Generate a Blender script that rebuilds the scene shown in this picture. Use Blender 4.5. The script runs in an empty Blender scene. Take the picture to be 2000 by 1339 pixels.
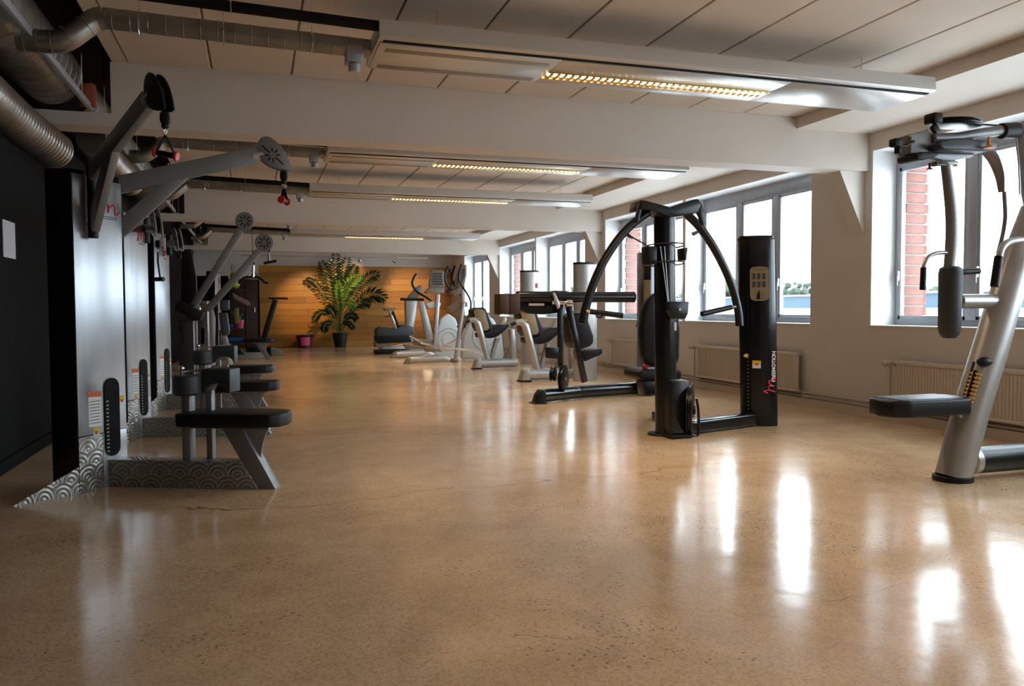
import bpy, bmesh, math, random
from mathutils import Vector, Matrix
random.seed(7)
C = bpy.context.scene.collection
PI = math.pi
# ------------------------------------------------------------------ camera
YAW, PIT, ROL, FPX, EYE = 0.308273, 0.041799, -0.004174, 1571.55, 1.1
cy, sy, cp, sp, cr, sr = math.cos(YAW), math.sin(YAW), math.cos(PIT), math.sin(PIT), math.cos(ROL), math.sin(ROL)
FW = Vector((sy*cp, cy*cp, -sp)); R0 = Vector((cy, -sy, 0)); U0 = R0.cross(FW)
RT = R0*cr + U0*sr; UP = U0*cr - R0*sr
EYEP = Vector((0, 0, EYE))
cam = bpy.data.objects.new('camera', bpy.data.cameras.new('camera')); C.objects.link(cam)
cam.data.sensor_width = 36; cam.data.lens = FPX/2000*36; cam.data.clip_start = .05; cam.data.clip_end = 400
cam.matrix_world = Matrix(((RT.x, UP.x, -FW.x, 0), (RT.y, UP.y, -FW.y, 0), (RT.z, UP.z, -FW.z, EYE), (0, 0, 0, 1)))
bpy.context.scene.camera = cam
# ------------------------------------------------------------------ view, sky, lights
sc = bpy.context.scene
sc.view_settings.view_transform = 'Standard'; sc.view_settings.look = 'None'
sc.view_settings.gamma = 1; sc.view_settings.use_curve_mapping = False
sc.view_settings.exposure = 2.88
sc.cycles.max_bounces = 10; sc.cycles.diffuse_bounces = 6; sc.cycles.glossy_bounces = 5
sc.cycles.transparent_max_bounces = 12; sc.cycles.sample_clamp_indirect = 6
sc.cycles.use_denoising = True
wd = bpy.data.worlds.new('sky'); sc.world = wd; wd.use_nodes = True
bg = wd.node_tree.nodes['Background']; bg.inputs[0].default_value = (.80, .90, 1, 1); bg.inputs[1].default_value = 1.45

LAMP_W, LAMP_C = 2.5, (1, .74, .46)
def light(name, kind, loc, aim, power, col, **kw):
    l = bpy.data.lights.new(name, kind); l.energy = power; l.color = col
    for k, v in kw.items(): setattr(l, k, v)
    o = bpy.data.objects.new(name, l); C.objects.link(o); o.location = loc
    o.rotation_euler = (Vector(aim)-Vector(loc)).to_track_quat('-Z', 'Y').to_euler()
    return o
XW = 5.905                      # inner face of the window wall
WIN = []                        # (far end, near end) of each window opening along the wall
for k in (-1, 0, 1, 2):
    WIN += [(3.86+6.46*k, 1.10+6.46*k), (6.64+6.46*k, 3.93+6.46*k)]
WIN.append((23.16, 20.45)); WIN = [w for w in WIN if -1 < w[0] < 24.5]
SILL, HEAD = .92, 2.67
for a, b in WIN:
    light('daylight_portal', 'AREA', (6.55, (a+b)/2, (SILL+HEAD)/2), (0, (a+b)/2, (SILL+HEAD)/2), 1, (1, 1, 1),
          shape='RECTANGLE', size=a-b, size_y=HEAD-SILL).data.cycles.is_portal = True

# ------------------------------------------------------------------ pixel -> point helpers
def ray(x, y): return RT*((x-1000)/FPX) - UP*((y-669.5)/FPX) + FW
def hit(x, y, p0, n):
    r = ray(x, y); t = (Vector(p0)-EYEP).dot(Vector(n))/r.dot(Vector(n)); return EYEP + r*t
def PY(Y): return lambda x, y: hit(x, y, (0, Y, 0), (0, 1, 0))
def PX(X): return lambda x, y: hit(x, y, (X, 0, 0), (1, 0, 0))
def PZ(Z): return lambda x, y: hit(x, y, (0, 0, Z), (0, 0, 1))
FL = PZ(0)
V = Vector

# ------------------------------------------------------------------ materials
def nodes(m):
    m.use_nodes = True; return m.node_tree.nodes, m.node_tree.links
def mat(name, col, rough=.5, metal=0, var=0, scale=8, bump=0, bscale=40, stretch=None, emit=None, estr=0, coat=0, spec=None, alpha=None):
    m = bpy.data.materials.new(name); N, L = nodes(m); b = N['Principled BSDF']
    b.inputs['Base Color'].default_value = (*col, 1); b.inputs['Roughness'].default_value = rough
    b.inputs['Metallic'].default_value = metal; b.inputs['Coat Weight'].default_value = coat
    if spec is not None: b.inputs['Specular IOR Level'].default_value = spec
    tc = N.new('ShaderNodeTexCoord'); mp = N.new('ShaderNodeMapping'); L.new(tc.outputs['Object'], mp.inputs[0])
    if stretch: mp.inputs['Scale'].default_value = stretch
    if var:
        n = N.new('ShaderNodeTexNoise'); n.inputs['Scale'].default_value = scale; n.inputs['Detail'].default_value = 4
        L.new(mp.outputs[0], n.inputs[0])
        cr_ = N.new('ShaderNodeValToRGB'); cr_.color_ramp.elements[0].position = .3; cr_.color_ramp.elements[1].position = .7
        cr_.color_ramp.elements[0].color = (*[c*(1-var) for c in col], 1); cr_.color_ramp.elements[1].color = (*[min(1, c*(1+var)) for c in col], 1)
        L.new(n.outputs[0], cr_.inputs[0]); L.new(cr_.outputs[0], b.inputs['Base Color'])
    if bump:
        n = N.new('ShaderNodeTexNoise'); n.inputs['Scale'].default_value = bscale; L.new(mp.outputs[0], n.inputs[0])
        bp = N.new('ShaderNodeBump'); bp.inputs['Strength'].default_value = bump; bp.inputs['Distance'].default_value = .01
        L.new(n.outputs[0], bp.inputs['Height']); L.new(bp.outputs[0], b.inputs['Normal'])
    if emit: b.inputs['Emission Color'].default_value = (*emit, 1); b.inputs['Emission Strength'].default_value = estr
    return m
M = dict(
    wall=mat('white_wall_paint', (.66, .605, .55), .6, var=.03, scale=2, bump=.05),
    beam=mat('beam_paint', (.64, .575, .51), .6, var=.03, scale=1.5, bump=.03),
    tile=mat('ceiling_tile', (.64, .55, .46), .8, var=.03, scale=3, bump=.1, bscale=200),
    groove=mat('ceiling_groove', (.30, .24, .18), .9),
    black=mat('black_enamel', (.008, .009, .011), .32, spec=.4, var=.15, scale=3),
    blackm=mat('black_plastic', (.007, .007, .008), .5, spec=.3, bump=.08, bscale=120),
    gloss=mat('black_gloss_shroud', (.006, .007, .009), .2, spec=.5),
    vinyl=mat('black_vinyl', (.007, .0075, .009), .45, spec=.3, bump=.15, bscale=90),
    vinylg=mat('blue_grey_vinyl', (.05, .065, .085), .45, bump=.1, bscale=90),
    pad=mat('dark_grey_foam', (.035, .042, .050), .5, bump=.1, bscale=120),
    tan=mat('tan_backrest_shell', (.30, .21, .12), .45, var=.1),
    silver=mat('silver_paint', (.48, .475, .47), .38, .6, var=.05),
    greysteel=mat('grey_satin_arm', (.22, .22, .23), .42, .4, var=.06, scale=5),
    chrome=mat('chrome', (.75, .75, .76), .12, 1),
    alu=mat('brushed_aluminium', (.42, .44, .47), .30, .7, var=.06, scale=20, stretch=(1, 1, .05)),
    frame=mat('window_aluminium', (.40, .42, .46), .4, .25, var=.04),
    dark=mat('dark_wall_paint', (.0035, .004, .0045), .8, var=.2, scale=2, spec=.15),
    void=mat('black_ceiling_void', (.006, .006, .007), .9),
    duct=mat('galvanised_duct', (.30, .29, .27), .35, .85, var=.15, scale=6),
    flex=mat('flexible_foil_duct', (.42, .39, .35), .33, .85, var=.15, scale=10),
    pipe=mat('black_pipe_insulation', (.008, .008, .008), .7, spec=.12),
    fix=mat('fixture_white_enamel', (.60, .58, .55), .35, .25),
    fixb=mat('fixture_underside', (.60, .59, .57), .30, .45),
    slat=mat('fixture_perforation', (.28, .25, .21), .5, .4),
    lou=mat('louvre_gold', (.70, .55, .30), .25, 1), reveal=mat('daylit_reveal_white', (.86, .87, .88), .4),  # reveal: extra white stands in for daylight flooding the window recesses
    tube=mat('lit_fluorescent_tube', (1, .8, .5), .5, emit=(1, .66, .30), estr=2.2),
    pot=mat('black_pot', (.012, .012, .014), .4),
    soil=mat('potting_soil', (.04, .025, .015), .9, bump=.5),
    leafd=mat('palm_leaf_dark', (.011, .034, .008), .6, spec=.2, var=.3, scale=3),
    leafl=mat('palm_leaf_lit', (.08, .18, .015), .5, var=.3, scale=3),  # brighter green copy paints in the lit look of the centre fronds
    stem=mat('palm_stem', (.10, .16, .03), .5, var=.2),
    pink=mat('pink_label', (.75, .10, .22), .6),
    maroon=mat('dark_maroon_plastic', (.10, .012, .03), .4),
    red=mat('red_plastic', (.55, .02, .02), .4),
    redp=mat('red_print', (.60, .02, .05), .5),
    white=mat('white_print', (.80, .80, .80), .5),
    paper=mat('white_paper', (.62, .60, .66), .7),
    orange=mat('orange_label', (.62, .12, .02), .5),
    yellow=mat('yellow_label', (.75, .58, .04), .5),
    oran2=mat('orange_knob', (.75, .25, .03), .4),
    amber=mat('amber_mark', (.80, .45, .10), .5),
    ink=mat('label_ink', (.06, .06, .06), .6),
    plaque=mat('tan_plaque', (.33, .25, .16), .5),
    brick=mat('red_brick', (.21, .090, .070), .85, var=.25, scale=12, bump=.3),
    mortar=mat('pale_mortar', (.50, .46, .43), .9),
    fair=mat('pale_blue_fairing', (.52, .58, .62), .3, var=.05),
    cons=mat('taupe_console', (.20, .17, .13), .45),
    screen=mat('dark_console_screen', (.03, .025, .025), .25),
    brownb=mat('dark_brown_door', (.05, .022, .012), .5, var=.2, scale=4),
    teal=mat('teal_rubber', (.05, .28, .30), .5), blue=mat('blue_mat', (.03, .12, .30), .6),
    lime=mat('lime_rubber', (.45, .55, .05), .5), olive=mat('olive_cloth', (.25, .22, .05), .8), skinb=mat('beige_cloth', (.30, .20, .14), .8),
    rad=mat('radiator_enamel', (.62, .54, .44), .4), pipw=mat('painted_heating_pipe', (.50, .42, .34), .4),
    skirt=mat('skirting_paint', (.58, .49, .40), .5),
    bluebld=mat('blue_cladding', (.024, .050, .076), .6), roofw=mat('white_roofing', (.75, .75, .75), .8, var=.1),
    tree=mat('distant_foliage', (.042, .060, .042), .9, var=.4, scale=.8), trunk=mat('tree_bark', (.1, .07, .05), .9),
    orangeb=mat('terracotta_paint', (.30, .07, .03), .7),
)
# brushed steel with fish-scale (engine turned) polishing
def swirl_mat():
    m = bpy.data.materials.new('engine_turned_steel'); N, L = nodes(m); b = N['Principled BSDF']
    b.inputs['Metallic'].default_value = .7; b.inputs['Roughness'].default_value = .38
    tc = N.new('ShaderNodeTexCoord'); sx = N.new('ShaderNodeSeparateXYZ'); L.new(tc.outputs['Object'], sx.inputs[0])
    def mth(op, a, bb=None, c=None):
        n = N.new('ShaderNodeMath'); n.operation = op
        for i, v in enumerate((a, bb, c)):
            if v is None: continue
            if isinstance(v, (int, float)): n.inputs[i].default_value = v
            else: L.new(v, n.inputs[i])
        return n.outputs[0]
    # horizontal run of a mostly vertical plate: x - y blends both facings
    h = mth('ADD', mth('MULTIPLY', sx.outputs[0], 1.237), mth('MULTIPLY', sx.outputs[1], .343))
    row = mth('FLOOR', mth('DIVIDE', sx.outputs[2], .085)); odd = mth('MULTIPLY', mth('MODULO', row, 2), .062)
    u = mth('SUBTRACT', mth('PINGPONG', mth('ADD', h, mth('ADD', odd, 9.3)), .062), 0)
    zz = mth('SUBTRACT', sx.outputs[2], mth('MULTIPLY', row, .085))
    d = mth('SQRT', mth('ADD', mth('MULTIPLY', u, u), mth('MULTIPLY', zz, zz)))
    s = mth('SINE', mth('MULTIPLY', d, 235))
    cr_ = N.new('ShaderNodeValToRGB'); cr_.color_ramp.elements[0].color = (.26, .25, .235, 1); cr_.color_ramp.elements[1].color = (.46, .44, .41, 1)
    L.new(mth('MULTIPLY_ADD', s, .5, .5), cr_.inputs[0]); L.new(cr_.outputs[0], b.inputs['Base Color'])
    bp = N.new('ShaderNodeBump'); bp.inputs['Strength'].default_value = .5; bp.inputs['Distance'].default_value = .003
    L.new(s, bp.inputs['Height']); L.new(bp.outputs[0], b.inputs['Normal'])
    return m
M['swirl'] = swirl_mat()
def wood_mat():
    m = bpy.data.materials.new('oak_plank'); N, L = nodes(m); b = N['Principled BSDF']; b.inputs['Roughness'].default_value = .42
    tc = N.new('ShaderNodeTexCoord'); mp = N.new('ShaderNodeMapping'); mp.inputs['Scale'].default_value = (.6, 1, 9)
    L.new(tc.outputs['Object'], mp.inputs[0]); n = N.new('ShaderNodeTexNoise'); n.inputs['Scale'].default_value = 3; n.inputs['Detail'].default_value = 6
    L.new(mp.outputs[0], n.inputs[0]); oi = N.new('ShaderNodeObjectInfo')
    mx = N.new('ShaderNodeMath'); mx.operation = 'MULTIPLY_ADD'; mx.inputs[1].default_value = .55; L.new(oi.outputs['Random'], mx.inputs[0])
    m2 = N.new('ShaderNodeMath'); m2.operation = 'MULTIPLY'; m2.inputs[1].default_value = .6; L.new(n.outputs[0], m2.inputs[0]); L.new(m2.outputs[0], mx.inputs[2])
    cr_ = N.new('ShaderNodeValToRGB'); cr_.color_ramp.elements[0].color = (.30, .115, .011, 1); cr_.color_ramp.elements[1].color = (.56, .27, .042, 1)
    cr_.color_ramp.elements[0].position = .15; cr_.color_ramp.elements[1].position = .95
    L.new(mx.outputs[0], cr_.inputs[0]); L.new(cr_.outputs[0], b.inputs['Base Color'])
    return m
M['wood'] = wood_mat()
def glass_mat():
    m = bpy.data.materials.new('window_glass'); N, L = nodes(m); N.remove(N['Principled BSDF'])
    t = N.new('ShaderNodeBsdfTransparent'); t.inputs[0].default_value = (.96, .985, .98, 1); g = N.new('ShaderNodeBsdfGlossy'); g.inputs['Roughness'].default_value = .02
    f = N.new('ShaderNodeLayerWeight'); pw = N.new('ShaderNodeMath'); pw.operation = 'POWER'; pw.inputs[1].default_value = 5; L.new(f.outputs['Facing'], pw.inputs[0])
    ad = N.new('ShaderNodeMath'); ad.operation = 'MULTIPLY_ADD'; ad.inputs[1].default_value = .8; ad.inputs[2].default_value = .03; L.new(pw.outputs[0], ad.inputs[0]); mx = N.new('ShaderNodeMixShader')
    L.new(ad.outputs[0], mx.inputs[0]); L.new(t.outputs[0], mx.inputs[1]); L.new(g.outputs[0], mx.inputs[2]); L.new(mx.outputs[0], N['Material Output'].inputs[0])
    return m
M['glass'] = glass_mat()
def floor_mat():
    m = bpy.data.materials.new('polished_concrete'); N, L = nodes(m); b = N['Principled BSDF']
    tc = N.new('ShaderNodeTexCoord'); ob = tc.outputs['Object']
    def noise(s, det=3, st=None, dist=0):
        n = N.new('ShaderNodeTexNoise'); n.inputs['Scale'].default_value = s; n.inputs['Detail'].default_value = det; n.inputs['Distortion'].default_value = dist
        if st:
            mp = N.new('ShaderNodeMapping'); mp.inputs['Scale'].default_value = st; L.new(ob, mp.inputs[0]); L.new(mp.outputs[0], n.inputs[0])
        else: L.new(ob, n.inputs[0])
        return n.outputs[0]
    def ramp(i, stops):
        r = N.new('ShaderNodeValToRGB'); e = r.color_ramp.elements
        e[0].position, e[0].color = stops[0][0], (*stops[0][1], 1); e[1].position, e[1].color = stops[-1][0], (*stops[-1][1], 1)
        for p, c in stops[1:-1]: q = e.new(p); q.color = (*c, 1)
        L.new(i, r.inputs[0]); return r.outputs[0]
    def mix(kind, f, a, c):
        x = N.new('ShaderNodeMix'); x.data_type = 'RGBA'; x.blend_type = kind
        if isinstance(f, float): x.inputs[0].default_value = f
        else: L.new(f, x.inputs[0])
        L.new(a, x.inputs[6])
        if isinstance(c, tuple): x.inputs[7].default_value = (*c, 1)
        else: L.new(c, x.inputs[7])
        return x.outputs[2]
    def mth(op, a, bb=None, c=None):
        n = N.new('ShaderNodeMath'); n.operation = op
        for i, v in enumerate((a, bb, c)):
            if v is None: continue
            if isinstance(v, (int, float)): n.inputs[i].default_value = v
            else: L.new(v, n.inputs[i])
        return n.outputs[0]
    base = ramp(noise(.55, 5, dist=.6), [(.28, (.45, .30, .175)), (.5, (.64, .45, .28)), (.74, (.76, .57, .38))])
    base = mix('MULTIPLY', .5, base, ramp(noise(5, 6, dist=.5), [(.3, (.78, .76, .72)), (.7, (1.1, 1.1, 1.1))]))
    vo = N.new('ShaderNodeTexVoronoi'); vo.inputs['Scale'].default_value = 130; L.new(ob, vo.inputs[0])
    base = mix('MULTIPLY', .75, base, ramp(vo.outputs['Color'], [(.1, (.66, .62, .58)), (.5, (1, 1, 1)), (.9, (1.14, 1.12, 1.08))]))
    v2 = N.new('ShaderNodeTexVoronoi'); v2.inputs['Scale'].default_value = 34; v2.inputs['Randomness'].default_value = 1; L.new(ob, v2.inputs[0])
    spk = mth('LESS_THAN', v2.outputs['Distance'], .20); spk = mth('MULTIPLY', spk, mth('GREATER_THAN', noise(1.3, 3), .555))
    base = mix('MIX', mth('MULTIPLY', spk, .7), base, (.10, .06, .035))
    sx = N.new('ShaderNodeSeparateXYZ'); L.new(ob, sx.inputs[0])
    wob = mth('MULTIPLY_ADD', noise(1.6, 6), .55, -.27); wob2 = mth('MULTIPLY_ADD', noise(14, 4), .05, -.025)
    tot = None
    # fine shrinkage cracks: (point, point, width)
    for (x0, y0, x1, y1, w) in CR:
        dx, dy = x1-x0, y1-y0; l = math.hypot(dx, dy); nx, ny = -dy/l, dx/l; ux, uy = dx/l, dy/l
        d = mth('ABSOLUTE', mth('ADD', mth('ADD', mth('MULTIPLY_ADD', sx.outputs[0], nx, -(x0*nx+y0*ny)), mth('MULTIPLY', sx.outputs[1], ny)), mth('ADD', wob, wob2)))
        t = mth('MULTIPLY_ADD', sx.outputs[0], ux, -(x0*ux+y0*uy)); t = mth('ADD', t, mth('MULTIPLY', sx.outputs[1], uy))
        k = mth('MULTIPLY', mth('LESS_THAN', d, w), mth('MULTIPLY', mth('GREATER_THAN', t, 0), mth('LESS_THAN', t, l)))
        tot = k if tot is None else mth('MAXIMUM', tot, k)
    base = mix('MIX', mth('MULTIPLY', tot, .6), base, (.08, .05, .03))
    L.new(base, b.inputs['Base Color'])
    L.new(mth('MULTIPLY_ADD', noise(1.1, 4), .12, .095), b.inputs['Roughness']); b.inputs['Specular IOR Level'].default_value = .48
    bp = N.new('ShaderNodeBump'); bp.inputs['Strength'].default_value = .15; bp.inputs['Distance'].default_value = .02
    hh = mth('ADD', noise(2.2, 3), mth('MULTIPLY', noise(160, 2), .012)); hh = mth('SUBTRACT', hh, mth('MULTIPLY', tot, .05))
    L.new(hh, bp.inputs['Height']); L.new(bp.outputs[0], b.inputs['Normal'])
    return m
def crk(a, b, w=.003):
    p, q = FL(*a), FL(*b); return (p.x, p.y, q.x, q.y, w)
CR = [crk((230, 1000), (640, 985), .006), crk((640, 985), (1010, 945), .005), crk((1010, 945), (1520, 890), .004), crk((1310, 1040), (1590, 1010)),
      crk((1560, 1170), (1760, 1130)), crk((1000, 1240), (1125, 1232)), crk((560, 745), (1000, 760), .006)]
M['floor'] = floor_mat()

# ------------------------------------------------------------------ mesh builder
class MB:
    def __init__(s): s.v = []; s.f = []; s.flat = False
    def _take(s, tb):
        tb.verts.ensure_lookup_table(); o = len(s.v)
        s.v += [v.co.copy() for v in tb.verts]; s.f += [[v.index+o for v in f.verts] for f in tb.faces]; tb.free(); return s
    def _bev(s, tb, bev, seg=2):
        if bev > 0: bmesh.ops.bevel(tb, geom=list(tb.edges), offset=bev, segments=seg, affect='EDGES', profile=.5, clamp_overlap=True)
        tb.verts.index_update()
    def box(s, c, size, rz=0, bev=0, rot=None, seg=2):
        tb = bmesh.new(); bmesh.ops.create_cube(tb, size=1)
        bmesh.ops.scale(tb, vec=V(size), verts=tb.verts); s._bev(tb, bev, seg)
        m = (rot.to_4x4() if rot is not None else Matrix.Rotation(rz, 4, 'Z')); m = Matrix.Translation(V(c)) @ m
        bmesh.ops.transform(tb, matrix=m, verts=tb.verts); return s._take(tb)
    def span(s, a, b, bev=0):
        return s.box([(a[i]+b[i])/2 for i in range(3)], [abs(b[i]-a[i]) for i in range(3)], bev=bev)
    def bar(s, p0, p1, w, h, bev=.006, up=(0, 0, 1), seg=2):
        p0, p1 = V(p0), V(p1); z = (p1-p0); l = z.length; z.normalize(); u = V(up)
        if abs(z.dot(u)) > .98: u = V((0, 1, 0)) if abs(z.y) < .9 else V((1, 0, 0))
        x = u.cross(z).normalized(); y = z.cross(x).normalized()
        rot = Matrix(((x.x, y.x, z.x), (x.y, y.y, z.y), (x.z, y.z, z.z)))
        return s.box((p0+p1)/2, (w, h, l), bev=bev, rot=rot, seg=seg)
    def tube(s, pts, r, n=12, smooth=0, flat=1, up=None):
        pts = [V(p) for p in pts]; rs = r if isinstance(r, (list, tuple)) else [r]*len(pts)
        if smooth:
            q, qr = [], []
            P = [pts[0]*2-pts[1]]+pts+[pts[-1]*2-pts[-2]]
            for i in range(1, len(P)-2):
                for k in range(smooth):
                    t = k/smooth; a, b, c, d = P[i-1], P[i], P[i+1], P[i+2]
                    q.append(.5*((2*b)+(-a+c)*t+(2*a-5*b+4*c-d)*t*t+(-a+3*b-3*c+d)*t**3)); qr.append(rs[i-1]*(1-t)+rs[i]*t)
            q.append(pts[-1]); qr.append(rs[-1]); pts, rs = q, qr
        o = len(s.v); x = None
        for i, p in enumerate(pts):
            t = (pts[min(i+1, len(pts)-1)]-pts[max(i-1, 0)]).normalized()
            if x is None:
                a = V(up) if up else (V((0, 0, 1)) if abs(t.z) < .9 else V((0, 1, 0))); x = a.cross(t).normalized()
            else: x = (x-t*x.dot(t)).normalized()
            y = t.cross(x)
            for k in range(n):
                a = 2*PI*k/n; s.v.append(p+x*(math.cos(a)*rs[i])+y*(math.sin(a)*rs[i]*flat))
        m = len(pts)
        for i in range(m-1):
            for k in range(n):
                k2 = (k+1) % n; s.f.append([o+i*n+k, o+i*n+k2, o+(i+1)*n+k2, o+(i+1)*n+k])
        s.f.append([o+k for k in range(n)][::-1]); s.f.append([o+(m-1)*n+k for k in range(n)]); return s
    def prism(s, poly, vec, bev=0, seg=2):
        tb = bmesh.new(); vec = V(vec); a = [tb.verts.new(V(p)) for p in poly]; b = [tb.verts.new(V(p)+vec) for p in poly]
        nrm = sum((V(poly[i]).cross(V(poly[(i+1) % len(poly)])) for i in range(len(poly))), V((0, 0, 0)))
        if nrm.dot(vec) > 0: a, b = a[::-1], b[::-1]
        # a faces away from vec
        tb.faces.new(a); tb.faces.new(b[::-1]); n = len(a)
        for i in range(n): tb.faces.new((a[i], b[i], b[(i+1) % n], a[(i+1) % n]))
        bmesh.ops.recalc_face_normals(tb, faces=tb.faces); s._bev(tb, bev, seg); return s._take(tb)
    def lathe(s, c, axis, prof, n=24):
        c = V(c); z = V(axis).normalized(); a = V((0, 0, 1)) if abs(z.z) < .9 else V((1, 0, 0)); x = a.cross(z).normalized(); y = z.cross(x); o = len(s.v)
        for r, h in prof:
            for k in range(n): t = 2*PI*k/n; s.v.append(c+z*h+x*(r*math.cos(t))+y*(r*math.sin(t)))
        for i in range(len(prof)-1):
            for k in range(n): k2 = (k+1) % n; s.f.append([o+i*n+k, o+i*n+k2, o+(i+1)*n+k2, o+(i+1)*n+k])
        s.f.append([o+k for k in range(n)][::-1]); s.f.append([o+(len(prof)-1)*n+k for k in range(n)]); return s
    def cyl(s, p0, p1, r, n=20, bev=.15):
        p0, p1 = V(p0), V(p1); l = (p1-p0).length; b = min(r*bev, l*.3)
        return s.lathe(p0, p1-p0, [(r-b, 0), (r, b), (r, l-b), (r-b, l)], n)
    def ball(s, c, r, sc=(1, 1, 1), n=12):
        tb = bmesh.new(); bmesh.ops.create_uvsphere(tb, u_segments=n*2, v_segments=n, radius=r)
        bmesh.ops.transform(tb, matrix=Matrix.Translation(V(c)) @ Matrix.Diagonal((*sc, 1)), verts=tb.verts); tb.verts.index_update(); return s._take(tb)
    def ring(s, c, axis, R, r, n=28, m=8, a0=0, a1=2*PI):
        c = V(c); z = V(axis).normalized(); a = V((0, 0, 1)) if abs(z.z) < .9 else V((1, 0, 0)); x = a.cross(z).normalized(); y = z.cross(x)
        return s.tube([c+x*(R*math.cos(a0+(a1-a0)*k/n))+y*(R*math.sin(a0+(a1-a0)*k/n)) for k in range(n+1)], r, m)
ORG = {}; ROT = {}
def org(o): return ORG.get(o.name, V((0, 0, 0))) if o else V((0, 0, 0))
def tag(o, label=None, cat=None, group=None, kind=None):
    for k, v in (('label', label), ('category', cat), ('group', group), ('kind', kind)):
        if v: o[k] = v
    return o
def put(mb, name, m, parent=None, label=None, cat=None, group=None, kind=None, loc=None, sharp=.6, mesh_only=False):
    g = org(parent) if parent else V(loc if loc is not None else (0, 0, 0))
    r = ROT.get(parent.name, 0) if parent else 0; rm = Matrix.Rotation(-r, 3, 'Z')
    me = bpy.data.meshes.new(name); me.from_pydata([rm @ (v-g) for v in mb.v] if r else [v-g for v in mb.v], [], mb.f); me.validate(); me.materials.append(m)
    me.polygons.foreach_set('use_smooth', [True]*len(me.polygons)); me.set_sharp_from_angle(angle=sharp)
    o = bpy.data.objects.new(name, me); C.objects.link(o)
    if parent: o.parent = parent; ORG[o.name] = g; ROT[o.name] = r
    else: o.location = g; ORG[o.name] = g
    return tag(o, label, cat, group, kind)
def puts(mbs, name, m, parent, **kw):
    return [put(b, name, m, parent, **kw) for b in mbs]
def thing(name, label, cat, loc, group=None):
    o = bpy.data.objects.new(name, None); C.objects.link(o); o.location = V(loc); o.empty_display_size = .1
    ORG[o.name] = V(loc); return tag(o, label, cat, group)
def copy_tree(o, parent=None, label=None, loc=None, rz=None):
    c = o.copy(); C.objects.link(c); c.parent = parent
    if label: c['label'] = label
    if loc is not None: c.location = V(loc)
    if rz is not None: c.rotation_euler = (0, 0, rz); ORG[c.name] = V(loc); ROT[c.name] = rz
    for ch in list(o.children): copy_tree(ch, c)
    return c
def text(s, size, m, parent, origin, xdir, ydir, name='lettering', depth=.001, align='LEFT'):
    cu = bpy.data.curves.new('t', 'FONT'); cu.body = s; cu.size = size; cu.extrude = depth; cu.align_x = align; cu.offset = size*.028
    t = bpy.data.objects.new('t', cu); C.objects.link(t); bpy.context.view_layer.update()
    me = bpy.data.meshes.new_from_object(t.evaluated_get(bpy.context.evaluated_depsgraph_get())); C.objects.unlink(t); bpy.data.objects.remove(t)
    x, y = V(xdir).normalized(), V(ydir).normalized(); z = x.cross(y)
    mt = Matrix.Translation(V(origin)-org(parent)) @ Matrix(((x.x, y.x, z.x, 0), (x.y, y.y, z.y, 0), (x.z, y.z, z.z, 0), (0, 0, 0, 1)))
    me.transform(mt); me.materials.clear(); me.materials.append(m); me.name = name
    o = bpy.data.objects.new(name, me); C.objects.link(o); o.parent = parent; ORG[o.name] = org(parent); return o

# ================================================================== the setting
Y0, Y1, XL = -6.2, 24.75, -1.66
fl = MB().span((XL-.1, Y0-.1, -.12), (XW+.3, Y1+2.6, 0)); put(fl, 'floor', M['floor'], kind='structure')
w = MB().span((XW, Y0, 0), (6.27, Y1+.1, SILL)).span((XW, Y0, HEAD), (6.27, Y1+.1, 3.1))
ys = sorted([v for a, b in WIN for v in (a, b)])
edges = [Y0]+ys+[Y1+.1]
for i in range(0, len(edges), 2): w.span((XW, edges[i], SILL), (6.27, edges[i+1], HEAD))
wr = put(w, 'wall_right', M['wall'], kind='structure')
w = MB().span((6.28, Y0, -4), (6.60, Y1+1, SILL-.02)).span((6.28, Y0, HEAD-.06), (6.60, Y1+1, 3.5))
for i in range(0, len(edges), 2): w.span((6.28, edges[i], SILL-.02), (6.575, edges[i+1], HEAD-.06))
wo = put(w, 'wall_outside', M['mortar'], kind='structure')
bm_ = None
for yj in (6.64, 13.10, 19.56):
    for k in range(17):
        z = .915+.1045*k
        if bm_ is None:
            b0 = put(MB().box((6.44, yj, z+.045), (.285, .05, .088), bev=.004, seg=1), 'brick', M['brick'], wo); bm_ = b0
        else:
            b1 = bm_.copy(); C.objects.link(b1); b1.location = (random.uniform(-.006, .006)+(.012 if k % 2 else 0), yj-6.64+random.uniform(-.003, .003), .1045*k)
w = MB().span((XL-.1, Y0, 0), (XL, Y1+2.5, 3.35)); put(w, 'wall_left', M['dark'], kind='structure')
w = MB().span((XL, Y0-.1, 0), (6.27, Y0, 3.35)); put(w, 'wall_near', M['wall'], kind='structure')
XD = .12
w = MB().span((XD, Y1, 0), (6.2, Y1+.15, 3.1)).span((XL, Y1, 2.10), (XD, Y1+.15, 3.35)); wb = put(w, 'wall_back', M['wall'], kind='structure')
# reception recess beyond the opening on the left of the back wall
w = MB().span((XL, Y1+2.4, 0), (XD+.3, Y1+2.5, 2.9)).span((XD+.02, Y1+.15, 0), (XD+.3, Y1+2.4, 2.9)).span((XL, Y1+.15, 2.75), (XD+.3, Y1+2.4, 2.85)); put(w, 'wall_recess', M['dark'], kind='structure')
d = put(MB().box((-.32, Y1+.06, 1.0), (.80, .05, 2.0), bev=.01), 'door_1', M['brownb'], kind='structure')
put(MB().tube([(-.02, Y1-.01, 1.05), (-.02, Y1-.01, 1.18)], .015), 'door_handle', M['chrome'], d)
put(MB().box((-.32, Y1+.02, 2.06), (.84, .1, .10), bev=.005), 'trim_1', M['wall'], kind='structure')
put(MB().box((-.35, Y1-.02, 2.32), (.55, .03, .20), bev=.005), 'trim_2', M['wall'], kind='structure')
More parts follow.
